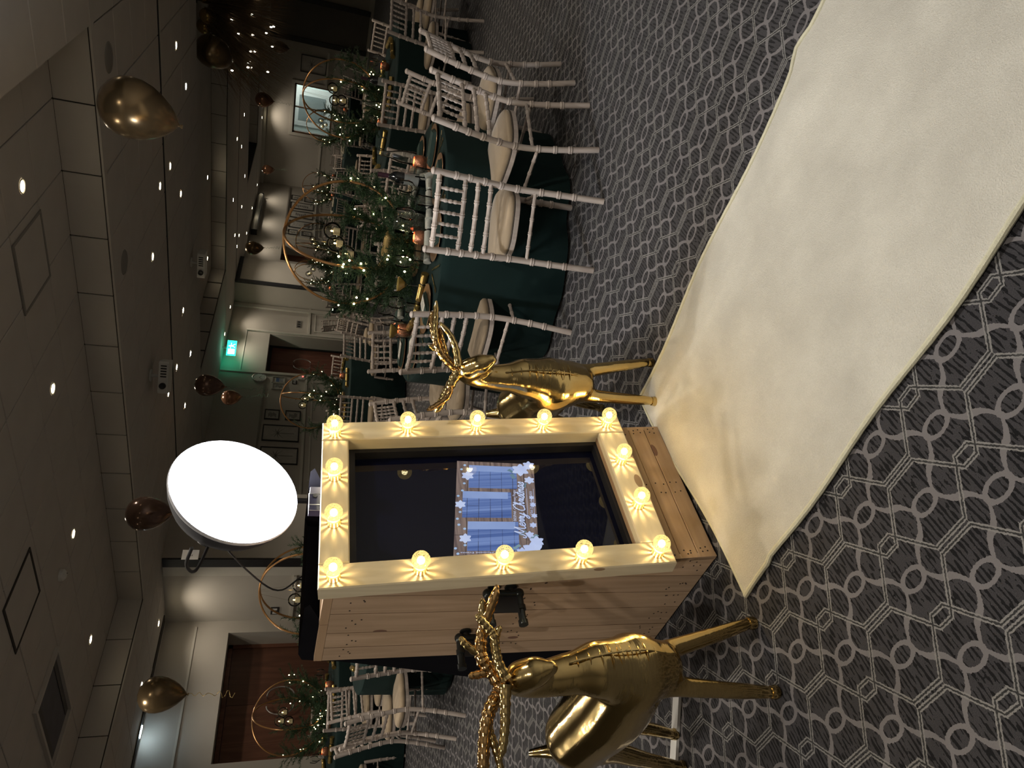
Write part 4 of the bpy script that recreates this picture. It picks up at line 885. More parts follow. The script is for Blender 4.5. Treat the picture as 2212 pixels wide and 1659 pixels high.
kind('plate', 'charger_plate', 'plate', b_plate); kind('napkin', 'napkin', 'napkin', b_napkin); kind('card', 'menu_card', 'card', b_card); kind('fork', 'fork', 'fork', b_fork); kind('knife', 'knife', 'knife', b_knife)
kind('bottle', 'wine_bottle', 'bottle', b_bottle); kind('carafe', 'carafe', 'carafe', b_carafe); kind('cooler', 'wine_cooler', 'cooler', b_cooler); kind('votive', 'votive_holder', 'candle holder', b_votive)

# ------------------------------------------------------------------ centrepieces: crossed hoops in fir with fairy lights
HOOP = pm('hoop_bronze', (0.48, 0.26, 0.11), (0.40, 0.21, 0.08), 10, 0.3, metal=0.75); FIR = pm('fir_needles', (0.018, 0.050, 0.022), (0.030, 0.075, 0.025), 14, 0.7); CONE = pm('pine_cone', (0.09, 0.05, 0.03), (0.05, 0.028, 0.018), 30, 0.8)
FAIRY = emit('fairy_glow', (1.0, 0.86, 0.48), 9.0); CANDLE = pm('candle_wax', (0.75, 0.66, 0.42), (0.70, 0.60, 0.36), 10, 0.6); CFLAME = emit('candle_flame', (1.0, 0.72, 0.3), 9.0); SLICE = wood('wood_slice', (0.45, 0.30, 0.17), (0.33, 0.2, 0.1), (0.1, 0.05, 0.03), 'X', 0.7)
GOLDL = pm('gold_leaf', (0.50, 0.37, 0.16), (0.42, 0.31, 0.12), 30, 0.4, metal=0.7)
def fir_branch(g, p, d, L, rnd, nl=0.046, dens=34, wdt=0.0052):
    d = d.normalized(); up = Vector((0, 0, 1)) if abs(d.z) < .9 else Vector((1, 0, 0)); s = d.cross(up).normalized(); u = s.cross(d)
    for k in range(dens):
        q = (k + .5) / dens; c = p + d * (L * q) + Vector((0, 0, -0.25 * L * q * q * .3))
        a = rnd.uniform(0, 2 * pi); side = s * cos(a) + u * sin(a); nd = (side * .8 + d * .75).normalized(); ln = nl * rnd.uniform(.7, 1.15) * (1 - .45 * q); wv = nd.cross(Vector((rnd.uniform(-1, 1), rnd.uniform(-1, 1), rnd.uniform(-1, 1)))).normalized() * wdt * .5
        g.add([c - wv, c + wv, c + nd * ln + wv * .3, c + nd * ln - wv * .3], [(0, 1, 2, 3)])
    g.tube([p, p + d * L], [.0022, .001], 4, cap=False)
HR = 0.40
def hoop_pt(a, rz, r=HR, off=0.0):
    return Vector((r * sin(a) * cos(rz), r * sin(a) * sin(rz), 0.065 + HR - r * cos(a) + 0.0)) + Vector((-sin(rz) * off, cos(rz) * off, 0))
def centre_builder(n_fir, n_light, seed, hoops=(0.35, 1.55), offs=(0.05, -0.05)):
    def f(t):
        rnd = random.Random(seed)
        G().lathe([(0, 0), (.15, 0), (.155, .008), (.155, .028), (.15, .032), (0, .032)], 28).obj('wood_slice', SLICE, t)
        for rz, of in zip(hoops, offs):
            g = G(); g.tube([hoop_pt(2 * pi * k / 64, rz, HR, of) for k in range(64)], [.0085] * 64, 8, closed=True); g.obj('hoop', HOOP, t)
        g = G()
        for k in range(n_fir):
            rz, of = (hoops[k % 2], offs[k % 2]); q = rnd.random()
            if q < .70:
                a = rnd.uniform(-1.85, 1.85) * (1 - .25 * rnd.random()); p = hoop_pt(a, rz, HR * rnd.uniform(.94, 1.08), of); dd = (hoop_pt(a + .2 * (1 if a > 0 else -1), rz, HR, of) - hoop_pt(a, rz, HR, of)).normalized() * rnd.uniform(.1, 1.0)
                d = dd + Vector((rnd.uniform(-1, 1), rnd.uniform(-1, 1), rnd.uniform(-.5, .6)))
                p.z = max(p.z, .04)
            else:
                an = rnd.uniform(0, 2 * pi); rr = rnd.uniform(.03, .30); p = Vector((rr * cos(an), rr * sin(an), rnd.uniform(.03, .16))); d = Vector((cos(an), sin(an), rnd.uniform(.0, .9)))
            L = rnd.uniform(.10, .19)
            if p.z + d.normalized().z * L < .02: d.z = abs(d.z) * .2
            fir_branch(g, p, d, L, rnd)
        g.obj('fir_foliage', FIR, t, False, kind='stuff')
        mf = G().ball((0, 0, 0), .0068, 8, 6).mesh('fairy_light', FAIRY)
        for k in range(n_light):
            a = rnd.uniform(-1.75, 1.75); p = hoop_pt(a, hoops[k % 2], HR * rnd.uniform(.92, 1.14), offs[k % 2] + rnd.uniform(-.06, .06)); p.z = max(p.z, .06); inst('fairy_light', mf, t, p)
        for k in range(4):
            an = rnd.uniform(0, 6.28); p = Vector((.17 * cos(an), .17 * sin(an), .07)); g = G()
            for j in range(5): g.lathe([(.002 + .016 * (1 - j / 5), 0), (.010 + .018 * (1 - j / 6), .006), (.006, .012)], 9, Matrix.Translation(p + Vector((0, 0, j * .011))))
            g.obj('pine_cone', CONE, t)
        for k in range(6):
            an = rnd.uniform(0, 6.28); p = Vector((.2 * cos(an), .2 * sin(an), .10)); d = Vector((cos(an), sin(an), .8)).normalized(); s = d.cross(Vector((0, 0, 1))).normalized(); g = G()
            for j in range(9):
                for sg in (-1, 1):
                    c = p + d * (.016 * j); e = c + (s * sg + d * .6) * (.045 * (1 - j / 11)); w_ = d * .004; g.add([c - w_, c + w_, e + w_ * .4, e - w_ * .4], [(0, 1, 2, 3)])
            g.obj('gold_fern', GOLDL, t, False)
        top = .065 + 2 * HR
        for k, (dx, dy, dz) in enumerate(((.05, .03, .33), (-.06, .04, .40), (.0, -.08, .30))):
            c = Vector((dx, dy, top - dz)); o = G().ball(c, .058, 18, 12).obj('glass_globe', GLASS, t)
            G().lathe([(0, -.045), (.024, -.045), (.024, -.005), (0, -.002)], 14, Matrix.Translation(c)).obj('candle', CANDLE, o); G().ball(c + Vector((0, 0, .006)), (.005, .005, .009), 8, 6).obj('flame', CFLAME, o)
            hp = Vector((dx * .3, dy * .3, top - .012)); G().tube([c + Vector((0, 0, .058)), hp], .0008, 4).obj('thread', CUTL, o)
    return f
# main table centrepiece is built richer; the farther ones share a lighter one
t = thing('centrepiece', 'x', 'centrepiece'); centre_builder(620, 46, 5, hoops=(-1.15, 0.05), offs=(0.07, -0.03))(t); PROTO['centre1'] = [t, False]
t = thing('centrepiece', 'x', 'centrepiece'); centre_builder(380, 30, 9)(t); PROTO['centre2'] = [t, False]
# gilded reindeer figure
def b_figure(t):
    g = G(); g.tube([(-.06, 0, .12), (0, 0, .125), (.055, 0, .125)], [.022, .026, .026], 12); g.ball((-.065, 0, .12), .022, 10, 8); g.ball((.058, 0, .127), .027, 10, 8)
    g.tube([(.06, 0, .135), (.085, 0, .17), (.10, 0, .205)], [.02, .014, .011], 10); g.tube([(.088, 0, .212), (.108, 0, .207), (.135, 0, .192)], [.010, .013, .006], 10)
    for x, y in ((.055, .014), (.055, -.014), (-.062, .013), (-.062, -.013)): g.tube([(x, y, .12), (x + (.004 if x > 0 else -.008), y, .065), (x, y, .0)], [.011, .006, .005], 8)
    g.tube([(-.085, 0, .13), (-.10, 0, .125)], [.008, .003], 6); g.obj('body', GOLDL, t)
    for s in (-1, 1):
        g = G(); g.tube(catmull([(.097, s * .006, .215), (.075, s * .03, .245), (.07, s * .05, .285), (.085, s * .06, .315)], 5), .0032, 6)
        for (a, b_) in (((.075, s * .032, .248), (.10, s * .045, .285)), ((.07, s * .046, .275), (.05, s * .06, .31)), ((.073, s * .052, .292), (.10, s * .062, .32))): g.tube([a, b_], [.003, .0015], 6)
        g.obj('antler', GOLDL, t)
kind('figure', 'reindeer_figurine', 'figurine', b_figure)

# ------------------------------------------------------------------ near table and everything on it
T1 = (4.25, 2.15); table(T1, 'of the near table behind the white chairs', 0)
NC = [((3.14, 2.13), (1, 0.02), "limewash bamboo-turned chair directly behind the right reindeer's head"),
      ((3.225, 1.385), (0.89, 0.46), 'white limewash chair nearest the carpet runner, seen from behind with its whole back in view'),
      ((3.755, 0.985), (0.375, 0.925), 'white limewash chair seen from the side with its cream seat cushion turned to the table'),
      ((4.45, 0.88), (0.05, 1), 'white limewash chair with a steeply seen back, third along the near table from the reindeer')]
for pos, d, l in NC: chair(pos, d, l, 'chairs around the near table')
for a, l in ((144, 'limewash chair partly hidden between the booth frame bulbs and the right reindeer'), (106, 'limewash chair on the far left side of the near table behind place settings'), (70, 'limewash chair at the far side of the near table seen through the fir centrepiece'),
             (34, 'limewash chair at the far side of the near table behind the wine bottle'), (357, 'limewash chair at the far side of the near table behind the carafe'), (318, 'limewash chair at the near table turned three-quarters, with five spindles showing above the cloth')):
    r = 1.2; an = radians(a); chair((T1[0] + r * cos(an), T1[1] + r * sin(an)), (-cos(an), -sin(an)), l, 'chairs around the near table')
ZT1 = 0.7535
put('centre1', (T1[0], T1[1], ZT1), 'large crossed-hoop fir centrepiece with fairy lights on the near table', 'hoop centrepieces', 0.0)
f = put('figure', (4.17, 2.13, ZT1 + 0.032), 'gilded reindeer figurine standing in the fir of the near centrepiece', 'figurines', 2.3); f.scale = (1.45, 1.45, 1.45)
W1 = 'on the near green table'
put('bottle', (4.45, 1.72, ZT1), 'dark red wine bottle with grey label ' + W1, 'bottles'); put('carafe', (4.85, 1.72, ZT1), 'tall clear glass carafe ' + W1, 'carafes'); put('cooler', (4.10, 1.86, ZT1), 'clear cylindrical glass wine cooler ' + W1, 'coolers')
for p, l in (((3.98, 1.90), 'copper votive holder beside the glass cooler ' + W1), ((3.92, 2.56), 'copper votive holder at the left of the fir ' + W1), ((4.52, 1.62), 'copper votive holder behind the wine bottle ' + W1)): put('votive', (*p, ZT1), l, 'copper votives')
put('coupe', (3.72, 2.10, ZT1), 'cocktail glass of amber drink right of the reindeer antlers ' + W1, 'amber drinks'); put('coupe', (3.68, 2.42, ZT1), 'cocktail glass of amber drink left of the fir centrepiece ' + W1, 'amber drinks')
SET = [180, 216.6, 247, 279, 144, 106, 70, 34, 357, 318]
who = ['facing the right reindeer', 'in front of the whole white chair back', 'in front of the side-seen white chair', 'in front of the steep white chair', 'nearest the photo booth', 'at the far left', 'behind the fir', 'behind the wine bottle', 'behind the carafe', 'by the three-quarter chair']
for k, a in enumerate(SET):
    an = radians(a); ca, sa = cos(an), sin(an); rz = an + pi / 2; P = lambda r, s=0.0, z=0.0: (T1[0] + r * ca - s * sa, T1[1] + r * sa + s * ca, ZT1 + z)
    put('plate', P(.70), 'bronze charger plate %s %s' % (who[k], W1), 'charger plates', rz); put('napkin', P(.70, 0, .006), 'dark green folded napkin on the plate %s' % who[k], 'napkins', rz)
    if k in (0, 4, 5): put('card', P(.69, .02, .031), 'small menu card on the napkin %s' % who[k], 'menu cards', rz)
    put('crk_g' if k in (0, 4, 5) else 'crk_s', P(.52, .0, .0), '%s cracker behind the plate %s' % ('gold' if k in (0, 4, 5) else 'silver', who[k]), 'crackers', rz + (.25 if k % 2 else -.1))
    put('wine', P(.44, .16), 'empty wine glass %s %s' % (who[k], W1), 'wine glasses'); put('tumbler', P(.50, .24), 'empty tumbler %s %s' % (who[k], W1), 'tumblers')
    if k < 5: put('fork', P(.73, .20), 'gilt fork beside the plate %s' % who[k], 'forks', rz + pi); put('knife', P(.73, -.19), 'gilt knife beside the plate %s' % who[k], 'knives', rz + pi)

# ------------------------------------------------------------------ the other tables
OT = [((7.95, 2.3), 'second table', 10, 0.3, 'crk_g'), ((16.4, 5.4), 'window table', 8, 0.2, 'crk_c'), ((19.2, 8.1), 'farthest table', 8, 0.5, 'crk_c'),
      ((14.4, 8.1), 'far nib table', 8, 0.1, 'crk_c'), ((7.9, 6.5), 'clock-side table', 9, 0.25, 'crk_g'), ((3.9, 5.4), 'table behind the booth', 8, 0.0, 'crk_g'),
      ((4.2, 8.2), 'brown door table', 8, 0.35, 'crk_g'), ((12.3, 6.3), 'table seen through the near hoops', 8, 0.6, 'crk_c')]
for i, (c, lab, nch, a0, ck) in enumerate(OT):
    table(c, 'of the ' + lab, i + 1); sp = []
    for k in range(nch):
        an = a0 + 2 * pi * k / nch
        if i == 5: an = [2.55, 3.15, 3.75, 1.2, 1.9, 0.4, 5.6, 4.6][k]
        if c[1] + 1.35 * sin(an) > 9.9: continue
        if i == 5 and 4.2 < an < 5.4: continue
        sp.append((c[0] + 1.3 * cos(an), c[1] + 1.3 * sin(an), -cos(an), -sin(an)))
    sp.sort(key=lambda q: pix_y((q[0], q[1], .6)))
    for k, q in enumerate(sp): chair(q[:2], q[2:], 'limewash chair, %s, at the %s' % (ORD[min(k, 9)] if k < len(sp) - 1 else 'lowest', lab), 'chairs at the ' + lab)
    put('centre2', (c[0], c[1], ZT1), 'crossed-hoop fir centrepiece with fairy lights on the ' + lab, 'hoop centrepieces', i * 0.9 + (0.5 if i == 0 else 0))
    cs = []
    for k in range(8):
        an = a0 + .2 + 2 * pi * k / 8; cs.append((c[0] + .66 * cos(an), c[1] + .66 * sin(an), an))
    cs.sort(key=lambda q: pix_y((q[0], q[1], .75)))
    for k, (x, y, an) in enumerate(cs):
        put(ck, (x, y, ZT1), '%s cracker, %s, on the %s' % ('gold' if ck == 'crk_g' else 'cream', ORD[k] if k < 7 else 'lowest', lab), 'crackers on the ' + lab, an + pi / 2)
        put('wine', (c[0] + .48 * cos(an + .25), c[1] + .48 * sin(an + .25), ZT1), 'empty wine glass, %s, on the %s' % (ORD[k] if k < 7 else 'lowest', lab), 'glasses on the ' + lab)
    vs_ = sorted([(c[0] + .40 * cos(a0 + .6 + 2.1 * k), c[1] + .40 * sin(a0 + .6 + 2.1 * k)) for k in range(3)], key=lambda q: pix_y((q[0], q[1], .75)))
    for k in range(3):
        put('votive', (*vs_[k], ZT1), 'glowing copper votive holder, %s, on the ' % ['topmost', 'middle', 'lowest'][k] + lab, 'votives on the ' + lab)
put('bottle', (7.55, 1.95, ZT1), 'dark wine bottle on the second table', 'bottles'); put('carafe', (7.4, 2.15, ZT1), 'clear carafe on the second table', 'carafes')
put('carafe', (7.5, 6.1, ZT1), 'clear carafe on the table behind the booth corner', 'carafes')

# ------------------------------------------------------------------ balloons
BG = pm('balloon_gold', (0.21, 0.145, 0.075), (0.18, 0.125, 0.065), 3, 0.24, metal=0.75); BC = pm('balloon_copper', (0.34, 0.17, 0.10), (0.30, 0.15, 0.085), 3, 0.16, metal=0.7); BB = pm('balloon_bronze', (0.16, 0.10, 0.075), (0.14, 0.085, 0.065), 3, 0.16, metal=0.6); RIB = pm('curl_ribbon', (0.10, 0.22, 0.14), None, 10, 0.4)
RIBG = pm('gold_ribbon', (0.5, 0.36, 0.14), None, 10, 0.4, metal=0.6)
def balloon(loc, r, m, label, tilt=(0, 0), ribbon=0.35, rm=None):
    t = thing('balloon', label, 'balloon', loc, 0, 'floating balloons'); t.rotation_euler = (tilt[0], tilt[1], 0); k = r / .14
    prof = [(0, .165), (.05, .157), (.09, .135), (.122, .10), (.138, .055), (.14, .01), (.13, -.04), (.108, -.09), (.078, -.135), (.045, -.17), (.02, -.19), (.008, -.198)]
    G().lathe([(a * k, z * k) for a, z in prof[::-1]], 26).obj('skin', m, t)
    G().lathe([(.012 * k, -.214 * k), (.006 * k, -.20 * k), (.008 * k, -.196 * k)], 10).obj('knot', m, t)
    if ribbon:
        pts = [(.018 * sin(q * 1.3) * (.4 + q / 20), .018 * cos(q * 1.7) * (.4 + q / 20), -.205 * k - ribbon * q / 24) for q in range(25)]; g = G(); g.tube(pts, .0022, 5); g.obj('ribbon', rm or RIB, t)
balloon((3.53, 1.255, 2.27), .135, BG, 'large dark gold balloon floating above the white chairs', (0.35, -0.42), 0)
balloon((10.75, 2.85, 2.84), .215, BG, 'big gold balloon beside the hanging dried grasses', (0.5, -0.7), .5)
balloon((7.2, 5.80, 2.46), .135, BB, 'dark bronze balloon below the ceiling between the exit sign and the studio light', (0.1, -0.1), .5)
balloon((7.6, 6.30, 2.24), .10, BC, 'small rosy balloon touching the dark bronze balloon', (0.15, -0.4), .35)
balloon((4.15, 4.70, 2.51), .135, BB, 'dark balloon just left of the glowing studio light', (0.0, -0.1), 0)
balloon((3.15, 5.66, 2.28), .135, BG, 'bronze gold balloon in front of the lit cove above the brown door', (0.1, 0.0), .35, RIBG)
balloon((17.3, 4.19, 2.30), .13, BB, 'small dark balloon near the top edge by the tall dark panel', (0, -0.2), .5)
balloon((14.3, 4.46, 2.41), .135, BC, 'small copper balloon by the white moulding above the window', (0.1, -0.4), .4)
balloon((17.2, 7.0, 2.44), .115, BC, 'tiny copper balloon at the far wall cornice', (0, -0.4), .3)
balloon((13.0, 6.93, 2.40), .135, BG, 'small gold balloon beside the rolled-up projector screen', (0, -0.3), .3)

# ------------------------------------------------------------------ hanging dried grass cloud with baubles
ch = thing('hanging_grasses', 'cloud of dried grasses with gold baubles and crystals hanging at the top edge', 'decoration', (12.25, 2.55, 2.72))
rnd = random.Random(3); g = G(); GRASS = pm('dried_grass', (0.13, 0.085, 0.045), (0.20, 0.13, 0.07), 20, 0.8)
for k in range(5200):
    a = rnd.uniform(0, 6.28); r0 = rnd.uniform(0, .45); p = Vector((r0 * cos(a), r0 * sin(a) * 1.6, rnd.uniform(.0, .4))); d = Vector((cos(a) * rnd.uniform(.2, 1), sin(a) * rnd.uniform(.4, 1.5), rnd.uniform(-1.6, -.1))); L = rnd.uniform(.35, 1.05)
    q = p + d.normalized() * L * .5; e = q + (d.normalized() + Vector((0, 0, -.25))).normalized() * L * .5; w_ = Vector((rnd.uniform(-1, 1), rnd.uniform(-1, 1), 0)).normalized() * .0045
    if max(p.z, q.z, e.z) > .55: continue
    g.add([p - w_, p + w_, q + w_ * .8, q - w_ * .8, e + w_ * .15, e - w_ * .15], [(0, 1, 2, 3), (3, 2, 4, 5)])
g.obj('dried_stems', GRASS, ch, False, kind='stuff')
G().tube([(0, 0, .2), (0, 0, .555)], .012, 8).obj('hanger', BLACK, ch)
G().lathe([(.05, .545), (.05, .56), (0, .565)], 16).obj('ceiling_rose', BLACK, ch)
mb = G().ball((0, 0, 0), .11, 18, 12).mesh('bauble', GOLDC)
for p in ((-.2, .15, .38), (.1, .55, .30), (-.1, -.1, .42), (.2, .2, .25), (-.3, -.35, .36), (-.25, .62, .36), (0, .35, .45)): inst('bauble', mb, ch, p)
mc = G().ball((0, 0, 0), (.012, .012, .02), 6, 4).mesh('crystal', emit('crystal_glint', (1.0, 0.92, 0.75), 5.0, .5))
for k in range(34): inst('crystal', mc, ch, (rnd.uniform(-.5, .5), rnd.uniform(-.7, .95), rnd.uniform(-.55, .2)))

# ------------------------------------------------------------------ things on the ceiling
DOFF = emit('downlight_lamp', (1.0, 0.84, 0.55), 26.0); DCOOL = emit('downlight_lamp_cool', (1.0, 0.95, 0.85), 34.0)
mdl = G().lathe([(0, -.004), (.034, -.004), (.036, 0)], 16, cap=False).mesh('lamp', DOFF); mdc = G().lathe([(0, -.004), (.034, -.004), (.036, 0)], 16, cap=False).mesh('lamp', DCOOL); mrim = G().lathe([(.036, -.002), (.046, -.006), (.05, -.002), (.05, .0)], 18, cap=False).mesh('rim', TRIM)
DL = [(4.92, 2.39, 1, 0), (4.86, 4.06, 1, 0), (4.77, 5.70, 1, 0), (4.74, 7.35, 1, 0), (8.87, 2.36, 0, 0), (9.44, 2.96, 0, 1), (8.29, 3.52, 0, 0), (7.70, 3.51, 0, 0), (8.90, 4.12, 0, 0), (7.17, 4.08, 0, 0), (8.83, 5.81, 0, 0), (9.34, 6.92, 0, 1), (8.23, 6.35, 0, 0), (7.62, 6.32, 0, 0), (8.75, 7.47, 0, 0), (6.28, 9.40, 0, 0), (5.23, 9.16, 0, 1),
      (13.41, 5.80, 1, 0), (13.34, 7.48, 1, 0), (15.09, 6.95, 0, 1), (15.65, 5.80, 0, 0), (16.67, 6.34, 0, 0), (17.14, 5.76, 0, 0), (17.71, 7.47, 0, 1), (17.10, 8.02, 0, 0), (15.58, 8.04, 0, 0), (16.57, 8.54, 0, 0), (16.12, 8.61, 0, 0), (14.86, 9.55, 0, 0), (13.80, 9.60, 0, 0), (23.1, 7.75, 0, 0), (22.10, 9.55, 0, 0), (20.37, 9.55, 0, 0), (18.72, 9.55, 0, 0),
      (2.3, 2.39, 1, 0), (2.3, 4.06, 1, 0), (2.3, 5.70, 1, 0), (2.3, 7.35, 1, 0), (-0.25, 2.39, 1, 0), (-0.25, 4.06, 1, 0), (-0.25, 5.7, 1, 0), (-0.25, 7.35, 1, 0), (-0.25, 0.5, 0, 0), (2.3, 0.5, 0, 0), (4.9, 0.5, 0, 0), (7.4, 0.5, 0, 0)]
DL.sort(key=lambda q: pix_y((q[0], q[1], 3.0)))
reg = {}
for k, (x, y, cof, cool) in enumerate(DL):
    z = (CO if cof else SO) - .0005
    where = 'near the right wall' if y < 1 else 'in the ceiling over the photographer' if x < 3 else 'in the nearest ceiling coffer' if x < 5 and cof else 'on the lowered ceiling band by the track' if x < 10 else 'in the second coffer' if cof else 'on the ceiling beyond the second coffer' if x < 18 else 'above the far wall'
    reg[where] = reg.get(where, 0) + 1; i = reg[where]
    o = thing('ceiling_downlight', 'small ceiling downlight %s, number %s from the top' % (where, ['one', 'two', 'three', 'four', 'five', 'six', 'seven', 'eight', 'nine', 'ten', 'eleven', 'twelve', 'thirteen', 'fourteen'][i - 1]), 'downlight', (x, y, z), 0, 'ceiling downlights')
    inst('lamp', mdc if cool else mdl, o); inst('rim', mrim, o)
    l = bpy.data.lights.new('downlight_beam', 'SPOT'); l.energy = DOWN_W * (0.28 if y > 9 else 1.0 if x < 3 else 0.5 if x < 6 else 0.3); l.spot_size = radians(135); l.spot_blend = .7; l.color = (1.0, .91, .78) if x < 3 else (1.0, .87, .70); l.shadow_soft_size = .035
    lo = bpy.data.objects.new('downlight_beam', l); COL.objects.link(lo); lo.parent = o; lo.location = (0, 0, -.02)
GRIL = pm('speaker_grille', (0.28, 0.265, 0.24), (0.24, 0.23, 0.21), 200, 0.7)
for (x, y, l) in ((6.10, 1.81, 'round ceiling speaker grille above the large gold balloon'), (6.06, 3.54, 'round ceiling speaker grille between two coffer downlights')):
    o = thing('ceiling_speaker', l, 'speaker', (x, y, SO - .0005), 0, 'ceiling speakers'); G().lathe([(0, -.006), (.09, -.006), (.10, 0)], 28, cap=False).obj('grille', GRIL, o); G().lathe([(.10, 0), (.108, -.006), (.115, 0)], 28, cap=False).obj('rim', GRIL, o)
for (x, y, l) in ((4.88, 2.935, 'square ceiling access hatch with a dark rim in the nearest coffer'), (3.67, 5.15, 'square ceiling hatch above the studio light')):
    o = thing('ceiling_hatch', l, 'hatch', (x, y, CO - .001), 0, 'ceiling hatches'); G().bbox(-.255, .255, -.25, .25, -.004, .0).obj('panel', CEILM, o, False)
    g = G(); g.bbox(-.28, -.257, -.272, .272, -.008, 0); g.bbox(.257, .28, -.272, .272, -.008, 0); g.bbox(-.257, .257, .252, .272, -.008, 0); g.bbox(-.257, .257, -.272, -.252, -.008, 0); g.obj('rim', GRIL if x > 4 else GAPM, o, False)
o = thing('ceiling_cassette', 'dark sunken air conditioning cassette in the nearest ceiling coffer', 'air conditioner', (3.69, 6.80, CO - .001)); G().bbox(-.26, .26, -.46, .46, -.006, 0).obj('intake', pm('cassette_dark', (0.12, 0.12, 0.14), None, 6, 0.7), o, False)
g = G(); g.bbox(-.30, -.27, -.52, .52, -.03, 0); g.bbox(.27, .30, -.52, .52, -.03, 0); g.bbox(-.27, .27, .48, .52, -.03, 0); g.bbox(-.27, .27, -.52, -.48, -.03, 0); g.obj('rim', CEILM, o, False)
for sx in (-.21, .21): G().bbox(sx - .03, sx + .03, -.43, .43, -.012, -.006).obj('louvre', BLACK, o, False)
def projector(loc, rz, label):
    o = thing('ceiling_projector', label, 'projector', loc, rz, 'ceiling projectors'); G().tube([(0, 0, -.10), (0, 0, 0)], .02, 10).obj('mount_pole', WHITEP, o)
    G().lathe([(.07, -.012), (.07, 0)], 20).obj('ceiling_plate', WHITEP, o)
    g = G(); P = [(-.17, -.12), (.17, -.12), (.18, -.10), (.18, .11), (.16, .13), (-.16, .13), (-.18, .11), (-.18, -.10)]; g.poly([(p[0], p[1], -.20) for p in P], .10, (0, 0, 1)); bd = g.obj('housing', WHITEP, o, False)
    G().lathe([(.035, 0), (.035, .03), (.028, .035), (0, .03)], 18, Matrix.Translation((.09, .13, -.15)) @ Matrix.Rotation(-pi / 2, 4, 'X')).obj('lens', BLACK, bd)
    g = G()
    for k in range(5): g.bbox(-.14 + k * .03, -.125 + k * .03, .1301, .132, -.18, -.12)
    g.obj('vent', BLACK, bd, False)
projector((6.75, 5.35, SO - .001), radians(120), 'white ceiling projector left of the dark sliding-wall track'); projector((9.55, 5.45, SO - .001), radians(100), 'white ceiling projector beyond the sliding-wall track')
o = thing('smoke_detector', 'small round smoke detector on the ceiling near the cassette', 'smoke detector', (4.35, 5.75, CO - .001)); G().lathe([(0, -.05), (.03, -.048), (.05, -.03), (.055, 0)], 20, cap=False).obj('body', WHITEP, o); G().ball((.02, 0, -.048), .006, 8, 6).obj('indicator', BLACK, o)
o = thing('cove_light', 'cool light tube in the slot above the brown double door', 'light', (4.95, 9.78, SO - .014)); G().tube([(-.08, 0, 0), (.08, 0, 0)], .010, 8).obj('tube', emit('cove_emit', (0.70, 0.90, 1.0), 40.0), o); G().bbox(-.3, .3, -.02, .02, .005, .012).obj('fitting', WHITEP, o, False)

# ------------------------------------------------------------------ things on the walls
o = thing('exit_sign', 'glowing green running-man exit sign hung below the ceiling', 'exit sign', (13.31, 9.62, 2.80), radians(-22)); G().bbox(-.19, .19, -.012, .012, -.095, .095).obj('panel', emit('exit_green', (0.02, 0.75, 0.42), 2.2), o, False)
EW = emit('exit_white', (0.75, 1.0, 0.9), 2.6); g = G(); g.bbox(-.16, -.03, -.0135, -.012, -.07, .065); g.obj('doorway_symbol', EW, o, False)
g = G(); g.ball((.045, -.013, .05), (.014, .002, .014), 10, 6); g.box((.05, -.013, .0), (.03, .002, .06), Matrix.Rotation(.3, 3, 'Y')); g.box((.03, -.013, -.04), (.014, .002, .06), Matrix.Rotation(.5, 3, 'Y')); g.box((.085, -.013, -.045), (.014, .002, .06), Matrix.Rotation(-.6, 3, 'Y')); g.box((.10, -.013, .012), (.05, .002, .012)); g.box((.01, -.013, .02), (.05, .002, .012)); g.obj('running_figure', EW, o, False)
G().bbox(-.02, .02, -.01, .01, .095, .19).obj('bracket', WHITEP, o, False)
ck = thing('wall_clock', 'round white wall clock with steel rim beside the red door', 'clock', (12.79, Y1 - .001, 2.17)); RC = Matrix.Rotation(pi / 2, 4, 'X')
G().lathe([(0, .0), (.14, 0), (.14, .028), (0, .028)], 36, RC).obj('dial', WHITEP, ck); g = G(); g.tube([(.143 * cos(2 * pi * k / 36), -.028, .143 * sin(2 * pi * k / 36)) for k in range(36)], .010, 8, closed=True); g.obj('rim', STEEL, ck)
for (L, a, w_) in ((.07, 2.3, .008), (.11, 3.9, .005)): G().box((L / 2 * sin(a), -.0295, L / 2 * cos(a)), (w_, .001, L), Matrix.Rotation(a, 3, 'Y')).obj('hand', BLACK, ck, False)
for k in range(12): G().box((.12 * sin(k * pi / 6), -.029, .12 * cos(k * pi / 6)), (.008, .001, .018), Matrix.Rotation(k * pi / 6, 3, 'Y')).obj('hour_mark', BLACK, ck, False)
FRB = pm('frame_black', (0.02, 0.018, 0.018), None, 6, 0.4); MATT = pm('mount_board', (0.52, 0.50, 0.46), None, 5, 0.9); INKD = pm('print_ink', (0.10, 0.095, 0.09), (0.2, 0.19, 0.18), 20, 0.8)
